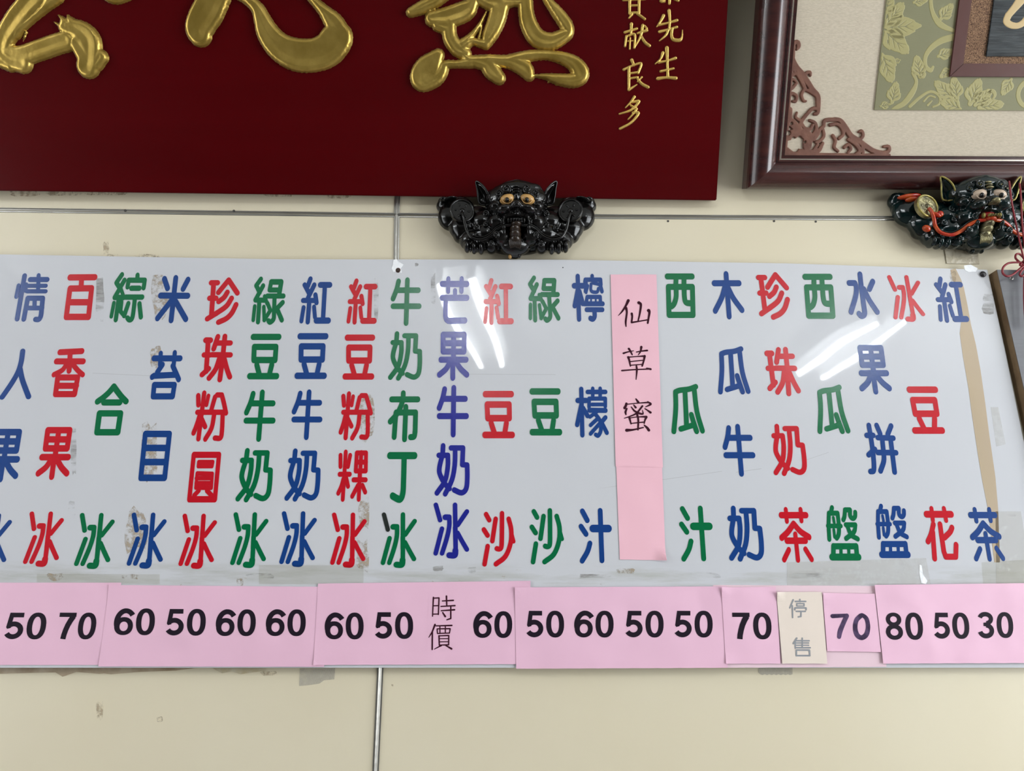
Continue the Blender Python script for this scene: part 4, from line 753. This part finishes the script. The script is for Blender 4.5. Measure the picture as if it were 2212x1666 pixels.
# market price slip
q9 = paper('narrow pink slip with two dark characters pasted on the third price paper', [(926,1279),(984,1279),(981,1406),(922,1406)], h0+.0018, M['pink'], None, 'price_slip')
pen('character', '826 182 4 820 304 3;824 187 3 862 185 3.5 858 292 3.5;824 236 3 860 235 3;820 290 3 858 289 3;883 205 3 955 201 4;910 174 4.5 912 235 3.5;874 240 3 965 235 4;876 268 3 962 262 4.5;938 240 3.5 938 318 4 912 327 3;886 280 3.5 902 305 5', 660, 1230, k5, h0+.0020, M['maroon'], q9, 1.2)
pen('character', '836 358 5 818 405 4 796 440 2;819 405 4 818 518 4;843 366 3 945 363 4;868 366 3 868 412 3;903 366 3 903 412 3;850 385 3 852 415 3 930 412 3 934 384 3.5 850 385 3;862 430 4 864 490 3.5;862 430 3 925 428 3.5 924 488 3.5 864 490 3;864 449 2.5 924 448 2.5;864 469 2.5 924 468 2.5;878 492 4 832 516 2;905 492 3 943 514 5', 660, 1230, k5, h0+.0020, M['maroon'], q9, 1.2)
# tall pink strip pasted over one column of the board, two overlapping halves
ts = paper('tall narrow pink paper strip with three black characters pasted down the menu board', [(1319,593),(1418,593),(1432,1010),(1330,1008)], HB+.0017, M['pink2'], None, 'name_strip')
pts_ = [(1331,1003),(1430,1003),(1438,1211),(1339,1209)]
lo_ = paper('x', pts_, HB+.0012, M['pink2'], None, 'tmp', lift=((2,.012,.03),))
for c in list(lo_.children): c.name = 'lower_sheet'; mw = c.matrix_world.copy(); c.parent = ts; c.matrix_parent_inverse = ts.matrix_world.inverted()
bpy.data.objects.remove(lo_)
KD = KZ
pen('character', '~655 372 11 635 415 8 600 470 6 565 508 2;~635 440 10 642 480 7 632 560 7 635 606 4;~750 392 12 768 410 9 760 480 7 742 562 5;~686 490 9 690 520 7 684 570 6;~685 570 7 760 558 5 835 545 5;~838 462 13 845 480 9 836 540 7 830 575 7', 1200, 560, KD, HB+.0020, M['maroon'], ts, 1.22)
pen('character', '~612 847 7 650 835 5 702 825 3;~660 806 8 675 830 7 690 860 5;~728 836 4 770 828 5 825 822 7;~772 790 9 765 830 6 745 862 3;~655 882 9 664 910 7 674 962 5;~655 882 5 730 876 4 798 872 7;~802 872 9 795 910 7 780 962 6;~668 922 4 790 910 4;~676 955 4 785 946 4;~597 1003 6 700 995 5 858 988 5;~820 982 5 856 990 8;~728 960 6 732 1000 7 725 1083 3', 1200, 560, KD, HB+.0020, M['maroon'], ts, 1.22)
pen('character', '~724 1258 5 745 1288 9;~638 1300 9 632 1320 9 622 1340 10;~640 1306 4 740 1296 4 830 1290 6;~830 1285 6 856 1305 8 810 1330 3;~642 1345 6 630 1375 8 634 1398 5;~682 1330 4 710 1365 7 750 1386 8 786 1392 6 782 1358 2;~782 1322 7 730 1385 6 670 1415 5 618 1432 3;~805 1345 4 830 1362 6 855 1380 9;~704 1312 4 722 1335 8;~665 1428 8 680 1482 5;~665 1430 4 740 1420 4 815 1418 8;~818 1420 9 805 1450 6 798 1480 4;~682 1478 4 798 1466 5;~735 1398 8 745 1450 7 742 1535 6;~640 1540 12 700 1535 7 790 1515 5;~800 1495 5 825 1518 9 840 1540 10', 1200, 560, KD, HB+.0020, M['maroon'], ts, 1.22)
# scraps of tape below the board and under the masks
sc = thing('tape_scrap', 'clear tape scrap with a saw-tooth edge below the cream slip', 'tape', P(1675,1446,.002), 'tape scraps along the edge of the menu board')
zig = [(1712-i*5, 1457+(i%2)*1.6) for i in range(15)]
prism('film', ppoly([(1640,1438),(1712,1438)]+zig+[(1638,1452)], WALL, .001), WALL, 0, .0008, M['frost_tape'], sc)
sc = thing('tape_scrap', 'torn clear tape scrap on the wall below the board, left of the metal joint', 'tape', P(685,1460,.002), 'tape scraps along the edge of the menu board')
prism('film', ppoly([(648,1444),(724,1444),(722,1468),(700,1470),(690,1477),(664,1481),(646,1482)], WALL, .001), WALL, 0, .0008, M['frost_tape'], sc)
sc = thing('tape_scrap', 'brown stained torn tape edge along the lower left of the board', 'tape', P(150,1450,.002), 'tape scraps along the edge of the menu board')
prism('film', ppoly([(-30,1440),(330,1442),(420,1444),(380,1449),(300,1452),(240,1457),(225,1455),(215,1456),(165,1452),(135,1462),(120,1453),(60,1454),(-30,1457)], WALL, .001), WALL, 0, .0012, mat('brown_stained_tape', (0.28,0.20,0.12), .45, var=(0.42,0.34,0.24), vscale=25, bump=.6, bscale=60), sc)
sc = thing('tape_scrap', 'flaking yellowed tape remnant below the second price paper', 'tape', P(520,1450,.002), 'tape scraps along the edge of the menu board')
prism('film', ppoly([(460,1444),(575,1444),(575,1458),(568,1450),(545,1453),(520,1457),(500,1451),(480,1455),(466,1448)], WALL, .001), WALL, 0, .0010, mat('yellowed_tape', (0.44,0.36,0.22), .45, var=(0.55,0.50,0.38), vscale=40, bump=.6, bscale=60), sc)
sc = thing('tape_scrap', 'crumpled clear tape above the top right corner of the board', 'tape', P(2075,560,.004), 'tape scraps along the edge of the menu board')
prism('film', ppoly([(2040,530),(2112,530),(2116,570),(2046,569)], WALL, .003), WALL, .001, .0022, mat('crumpled_film', (0.60,0.55,0.43), .15, bump=1, bscale=30, bdist=.01, var=(.45,.38,.26), vscale=30), sc)

# ------------------------------------------------------------------ grey panel at the right edge of the view
gp = thing('grey_sign_panel', 'grey faced board with raw edge at the far right, beside the menu board', 'board', P(2212, 900, .034))
e = ppoly([(2153,583),(2212,843),(2290,1190)], WALL, .034)
gpp = [e[0], (e[0][0]+.62, e[0][1]-.004), (e[2][0]+.55, e[2][1]), e[2], e[1]]
prism('core', gpp, WALL, .004, .0335, M['wood_edge'], gp)
prism('face_sheet', [(x+(.0005 if i in (0,3,4) else 0), z) for i, (x, z) in enumerate(gpp)], WALL, .0335, .0345, M['grey_panel'], gp)
screw('screw', 2185, 601, .0048, .0345, M['screw'], gp, .45)
# ------------------------------------------------------------------ lion head masks (sword-biting lions) holding up the plaque and the picture
KO = 2212/390
def LF(zx, zy, h): return P(920+zx/KO, 370+zy/KO, h/1000)       # a feature of the black mask: enlargement pixels plus its height off the wall in mm
MMX = .00019
def lion(label, dx, dz, body, pal, painted):
    D = Vector((dx, 0, dz)); t = thing('lion_mask', label, 'mask', LF(1108, 560, 10)+D, 'lion masks above the menu board')
    c = lambda x, y, h: LF(x, y, h)+D
    def part(name, fn, m, label=None):
        bm = bmesh.new(); fn(bm); return obj(name, from_bm(name, bm), m, t, label=label)
    def E(bm, x, y, h, rx, ry, rd, ang=0, seg=16): ellipsoid(bm, c(x, y, h), (rx*MMX, rd/1000, ry*MMX), Matrix.Rotation(math.radians(ang), 3, 'Y'), seg)
    def mir(x): return 2216-x
    # one continuous carved body, grown from overlapping masses and fused
    bm = bmesh.new()
    E(bm, 1108, 640, 14, 640, 190, 24); E(bm, 1108, 800, 16, 560, 190, 26); E(bm, 1108, 900, 18, 400, 130, 30)
    for s in (0, 1):
        f = (lambda x: mir(x)) if s else (lambda x: x); sg = -1 if s else 1
        E(bm, f(420), 500, 22, 190, 200, 24); E(bm, f(250), 420, 14, 130, 100, 20, sg*-20); E(bm, f(205), 390, 16, 60, 60, 20); E(bm, f(230), 510, 12, 70, 80, 16)
        E(bm, f(330), 560, 20, 190, 190, 24); E(bm, f(470), 700, 26, 190, 160, 26); E(bm, f(640), 600, 24, 180, 180, 28); E(bm, f(560), 860, 28, 150, 120, 26); E(bm, f(760), 780, 36, 190, 150, 28)
        E(bm, f(350), 640, 18, 120, 110, 24, sg*25); E(bm, f(440), 790, 22, 110, 100, 24); E(bm, f(590), 830, 30, 170, 90, 26)
        for k, (px_, py_) in enumerate(((505, 925), (590, 940), (675, 945))): E(bm, f(px_), py_, 36, 42, 72, 22)
        E(bm, f(800), 930, 30, 80, 80, 24); E(bm, f(720), 640, 34, 190, 140, 30)
        E(bm, f(860), 650, 52, 120, 110, 30); E(bm, f(930), 800, 50, 120, 110, 26)
        # muzzle and cheeks
        E(bm, f(965), 490, 84, 110, 66, 26, sg*-12); E(bm, f(850), 470, 62, 95, 80, 28)
        E(bm, f(820), 350, 50, 110, 120, 30)
        E(bm, f(975), 225, 74, 90, 55, 22); E(bm, f(880), 290, 64, 60, 50, 22)
    E(bm, 1120, 330, 70, 360, 215, 27); E(bm, 1120, 230, 76, 250, 120, 23); E(bm, 1120, 180, 74, 100, 65, 22); E(bm, 1310, 235, 70, 120, 75, 22)
    E(bm, 1108, 330, 80, 55, 90, 22); E(bm, 1110, 430, 94, 80, 55, 24); E(bm, 1060, 450, 96, 35, 28, 16); E(bm, 1165, 450, 96, 35, 28, 16)
    # jaw hoop round the open mouth and the chin
    for a in range(0, 181, 15):
        x = 1108+150*math.cos(math.radians(a)); y = 650-95*math.sin(math.radians(a)); E(bm, x, y, 78-10*abs(math.cos(math.radians(a))), 36, 34, 20)
    for y, w_, h_ in ((720, 150, 66), (790, 150, 58), (860, 140, 46)):
        E(bm, 1108-w_, y, h_, 42, 50, 22); E(bm, 1108+w_, y, h_, 42, 50, 22)
    E(bm, 1090, 920, 36, 190, 110, 28); E(bm, 1090, 1010, 22, 90, 60, 20)
    o = obj('body', from_bm('body', bm), body, t)
    r = o.modifiers.new('fuse', 'REMESH'); r.mode = 'VOXEL'; r.voxel_size = 0.0019; r.use_smooth_shade = True
    sm = o.modifiers.new('soften', 'SMOOTH'); sm.factor = .6; sm.iterations = 9
    # ears: cupped leaf shapes
    for s in (0, 1):
        f = (lambda x: mir(x)) if s else (lambda x: x); bm = bmesh.new()
        rim = [(735, 420, 54), (665, 400, 56), (640, 320, 62), (628, 220, 70), (615, 125, 76), (672, 150, 80), (730, 215, 80), (770, 300, 74), (785, 390, 64)]
        P3 = [c(f(x), y, h) for x, y, h in rim]; cen = c(f(700), 290, 58)
        vs = [bm.verts.new(p) for p in P3]; cv = bm.verts.new(cen); bk = bm.verts.new(cen+Vector((0, .009, 0)))
        for i in range(9): bm.faces.new((vs[i], vs[(i+1)%9], cv)); bm.faces.new((vs[(i+1)%9], vs[i], bk))
        bmesh.ops.recalc_face_normals(bm, faces=bm.faces)
        bmesh.ops.subdivide_edges(bm, edges=bm.edges[:], cuts=2, use_grid_fill=True); bmesh.ops.smooth_vert(bm, verts=bm.verts[:], factor=.3)
        e = obj('ear', from_bm('ear', bm), pal['ear'], t)
        obj('ear_rim', tube_mesh('ear_rim', catmull3(P3+[P3[0]]), .0022, 6), pal['rim'], e)
        # eyes
        part('eye', lambda bm: E(bm, f(1000) if not s else 1240, 350, 86, 96, 62, 17, -14 if not s else 14, 24), pal['eye'])
        part('pupil', lambda bm: E(bm, 994 if not s else 1238, 350, 99, 26, 30, 6), pal['pupil'])
        xe = 998 if not s else 1240
        ringp = [c(xe+56*math.cos(a), 350+46*math.sin(a), 97) for a in np.linspace(0, 2*PI, 20, endpoint=False)]
        obj('eye_ring', tube_mesh('eye_ring', ringp, .0013, 6, True), pal['eye'], t)
        lid = [c(xe+100*math.cos(a), 350+78*math.sin(a), 92) for a in np.linspace(PI*1.0, PI*2.0, 14)]
        obj('eyelid', tube_mesh('eyelid', lid, .0030, 8), body, t)
        # wheel-shaped coin on the shoulder: rim, face and hub
        cc = c(f(440), 495, 56); bm = bmesh.new(); tilt = Matrix.Rotation((-1 if s else 1)*.25, 4, 'Z')
        mx = Matrix.Translation(cc) @ tilt @ Matrix.Rotation(PI/2, 4, 'X')
        bmesh.ops.create_cone(bm, cap_ends=True, segments=40, radius1=.0275, radius2=.0275, depth=.010, matrix=mx)
        co = obj('coin', from_bm('coin', bm, False), pal['coin'], t)
        rp = [cc+tilt.to_3x3() @ Vector((.0265*math.cos(a), -.0055, .0265*math.sin(a))) for a in np.linspace(0, 2*PI, 36, endpoint=False)]
        obj('coin_rim', tube_mesh('coin_rim', rp, .0026, 8, True), pal['rim'], co)
        bm = bmesh.new(); ellipsoid(bm, cc+tilt.to_3x3() @ Vector((0, -.005, 0)), (.006, .004, .006))
        for a in range(0, 360, 60):
            v = tilt.to_3x3() @ Vector((.015*math.cos(math.radians(a)), -.0048, .015*math.sin(math.radians(a)))); ellipsoid(bm, cc+v, (.0045, .0018, .0028), Matrix.Rotation(-math.radians(a), 3, 'Y'), 10)
        obj('coin_boss', from_bm('coin_boss', bm), pal['coin'], co)
        # brow and mane curls: little spirals
        bm = None
        for (x, y, h, r_, tr) in ((1240 if s else 985, 215, 95, 52, 1.6), (1350 if s else 895, 268, 84, 44, 1.6), (1425 if s else 820, 345, 72, 48, 1.7), (f(735), 520, 60, 40, 1.5), (f(735), 650, 62, 34, 1.5), (f(860), 775, 74, 36, 1.5), (f(800), 880, 56, 32, 1.4), (f(620), 690, 58, 40, 1.5)):
            q = [c(x+r_*(1-k/26*.85)*math.cos(k*.42*(1 if s else -1)+1), y+r_*(1-k/26*.85)*math.sin(k*.42*(1 if s else -1)+1), h+(5 if y < 400 else 0)+k*.22) for k in range(26)]
            o_ = obj('curl', tube_mesh('curl', q, [.0034-.00006*k for k in range(26)], 7), pal['curl'] if y < 400 else body, t)
            if painted and y < 400:
                b2 = bmesh.new(); ellipsoid(b2, c(x, y, h+6), (.0042, .004, .0042)); obj('curl_bead', from_bm('curl_bead', b2), pal['rim'], o_)
        # claws / toe lines
        for x in (588, 673):
            q = [c(f(x-40), 905, 50), c(f(x-44), 950, 54), c(f(x-42), 990, 44)]
            obj('toe_line', tube_mesh('toe_line', catmull3(q), .0012, 6), body, t)
        # ribbon running from the mouth to the coin
        rb = [(1060, 655, 84), (960, 668, 80), (870, 715, 74), (790, 790, 66), (680, 838, 62), (560, 812, 60), (505, 730, 60), (480, 640, 66), (460, 560, 68), (440, 510, 66)]
        obj('ribbon', tube_mesh('ribbon', catmull3([c(f(x), y, h) for x, y, h in rb]), .0042 if painted else .0034, 8), pal['ribbon'], t)
        rb2 = [(x, y-28, h-2) for x, y, h in rb[1:6]]
        obj('mane_ridge', tube_mesh('mane_ridge', catmull3([c(f(x), y, h) for x, y, h in rb2]), .0022, 6), body, t)
        if painted:
            part('ribbon_tail', lambda bm: (E(bm, f(300), 365, 44, 150, 32, 9, (8 if s else -8)), E(bm, f(330), 400, 42, 80, 36, 9, (8 if s else -8))), pal['ribbon'])
            part('ribbon_knot', lambda bm: (E(bm, f(520), 590, 66, 60, 26, 6, 25), E(bm, f(575), 580, 64, 40, 38, 6)), pal['ribbon'])
            part('ribbon_end', lambda bm: E(bm, f(405), 760, 56, 50, 40, 8, 30), pal['ribbon'])
        else:
            part('wing_fold', lambda bm: (E(bm, f(215), 345, 40, 50, 26, 10, (10 if s else -10)), E(bm, f(290), 340, 44, 90, 22, 10, (14 if s else -14))), body)
        part('tooth', lambda bm: E(bm, f(1010), 600, 90, 15, 34, 7), pal['tooth'])
    # upper row of small teeth, mouth cavity, tongue, beard
    part('mouth', lambda bm: E(bm, 1108, 640, 62, 120, 70, 26), pal['mouth'])
    for x in (1045, 1075, 1108, 1141, 1171): part('tooth', lambda bm: E(bm, x, 592, 100, 13, 16, 6, 0, 10), pal['tooth'])
    part('tongue', lambda bm: (E(bm, 1108, 650, 84, 62, 34, 14)), pal['tongue'])
    part('bead_column', lambda bm: (E(bm, 1095, 720, 72, 66, 46, 22), E(bm, 1095, 780, 64, 72, 48, 22), E(bm, 1095, 850, 52, 80, 60, 22)), pal['beard'])
    for k in range(9):
        x = 1030+k*16; obj('beard_strand', tube_mesh('beard_strand', catmull3([c(x, 820, 66), c(x+4*(k-4)*.2, 900, 62), c(1095+(x-1095)*.6, 980, 46)]), .0014, 6), pal['beard'], t)
    part('nose_bridge', lambda bm: [E(bm, 1108, y, h, 46, 13, 6) for y, h in ((165, 92), (195, 96), (225, 99), (255, 101))], pal['bridge'])
    part('nose', lambda bm: (E(bm, 1112, 425, 108, 52, 34, 14), E(bm, 1072, 447, 104, 24, 19, 10), E(bm, 1152, 447, 104, 24, 19, 10)), pal['nose'])
    part('foot_stud', lambda bm: E(bm, 1030, 1048, 24, 22, 24, 8), pal['stud'])
    part('foot_stud', lambda bm: E(bm, 1140, 1040, 26, 22, 26, 8), pal['stud2'])
    return t
def catmull3(pts, k=5):
    p = [Vector(q) for q in pts]; p = [2*p[0]-p[1]]+p+[2*p[-1]-p[-2]]; out = []
    for i in range(1, len(p)-2):
        for j in range(k):
            u = j/k; out.append(.5*((2*p[i])+(p[i+1]-p[i-1])*u+(2*p[i-1]-5*p[i]+4*p[i+1]-p[i+2])*u*u+(3*p[i]-p[i-1]-3*p[i+1]+p[i+2])*u**3))
    out.append(p[-2]); return out
bl = M['black_resin']
lion('small black glazed lion head mask with amber eyes under the red plaque', 0, 0, bl, dict(ear=bl, rim=bl, eye=M['eye_amber'], pupil=M['pupil'], coin=bl, curl=bl, ribbon=bl, tooth=bl, mouth=bl, tongue=M['brown_resin'], beard=M['brown_resin'], bridge=bl, nose=bl, stud=M['eye_amber'], stud2=bl), False)
a_ = P(1999, 447, .056); b_ = P(997, 457, .056)
gr = M['green_resin']
lion('lion head mask painted green and gold with red ribbons, under the framed picture', (a_-b_).x, (a_-b_).z, gr, dict(ear=gr, rim=M['bright_gold'], eye=M['eye_pale'], pupil=M['pupil'], coin=M['antique'], curl=gr, ribbon=M['ribbon'], tooth=M['bright_gold'], mouth=M['mouth'], tongue=M['ribbon'], beard=M['antique'], bridge=M['antique'], nose=M['antique'], stud=gr, stud2=gr), True)

# ------------------------------------------------------------------ red knotted cord hanging at the right edge
kn = thing('knotted_cord', 'red decorative knot hanging on a doubled cord beside the painted mask', 'cord', P(2216, 575, .05))
KP = lambda x, y, h=.05: P(x, y, h)
obj('cord_strand', tube_mesh('cord_strand', catmull3([KP(2180, 392, .11), KP(2182, 410, .13), KP(2186, 440, .13), KP(2196, 490, .10), KP(2208, 545, .07), KP(2216, 575, .05)]), .0019, 8), M['cord'], kn)
obj('cord_strand', tube_mesh('cord_strand', catmull3([KP(2202, 396, .11), KP(2205, 420, .13), KP(2208, 480, .11), KP(2213, 530, .08), KP(2218, 575, .05)]), .0019, 8), M['cord'], kn)
def loop(pts): obj('knot_loop', tube_mesh('knot_loop', catmull3([KP(x, y, .05+.002*(i%2)) for i, (x, y) in enumerate(pts)]), .0024, 8), M['cord'], kn)
loop([(2216,574),(2203,567),(2194,558),(2195,550),(2202,549),(2210,556),(2217,568)])
loop([(2216,568),(2195,567),(2178,569),(2167,578),(2166,590),(2176,597),(2190,592),(2204,580),(2216,572)])
loop([(2214,578),(2206,586),(2203,594),(2208,597),(2216,590),(2218,578)])
loop([(2218,574),(2231,567),(2240,558),(2239,550),(2232,549),(2224,556),(2217,568)])
loop([(2218,568),(2239,567),(2256,569),(2267,578),(2268,590),(2258,597),(2244,592),(2230,580),(2218,572)])
bm = bmesh.new()
for i in range(5):
    for j in range(5):
        u, v = (i-2)*3.2, (j-2)*3.2; ellipsoid(bm, KP(2217+u-v, 572+(u+v)), (.0034, .003, .0034), None, 8)
obj('knot_body', from_bm('knot_body', bm), M['cord'], kn)
tail = [tube_mesh('cord_tail', catmull3([KP(2216+d, 590), KP(2218+d*2, 640, .052), KP(2219+d*1.5, 700, .05)]), .0019, 8) for d in (-3, 3)]
for m_ in tail: obj('cord_tail', m_, M['cord'], kn)
bpy.context.view_layer.update()
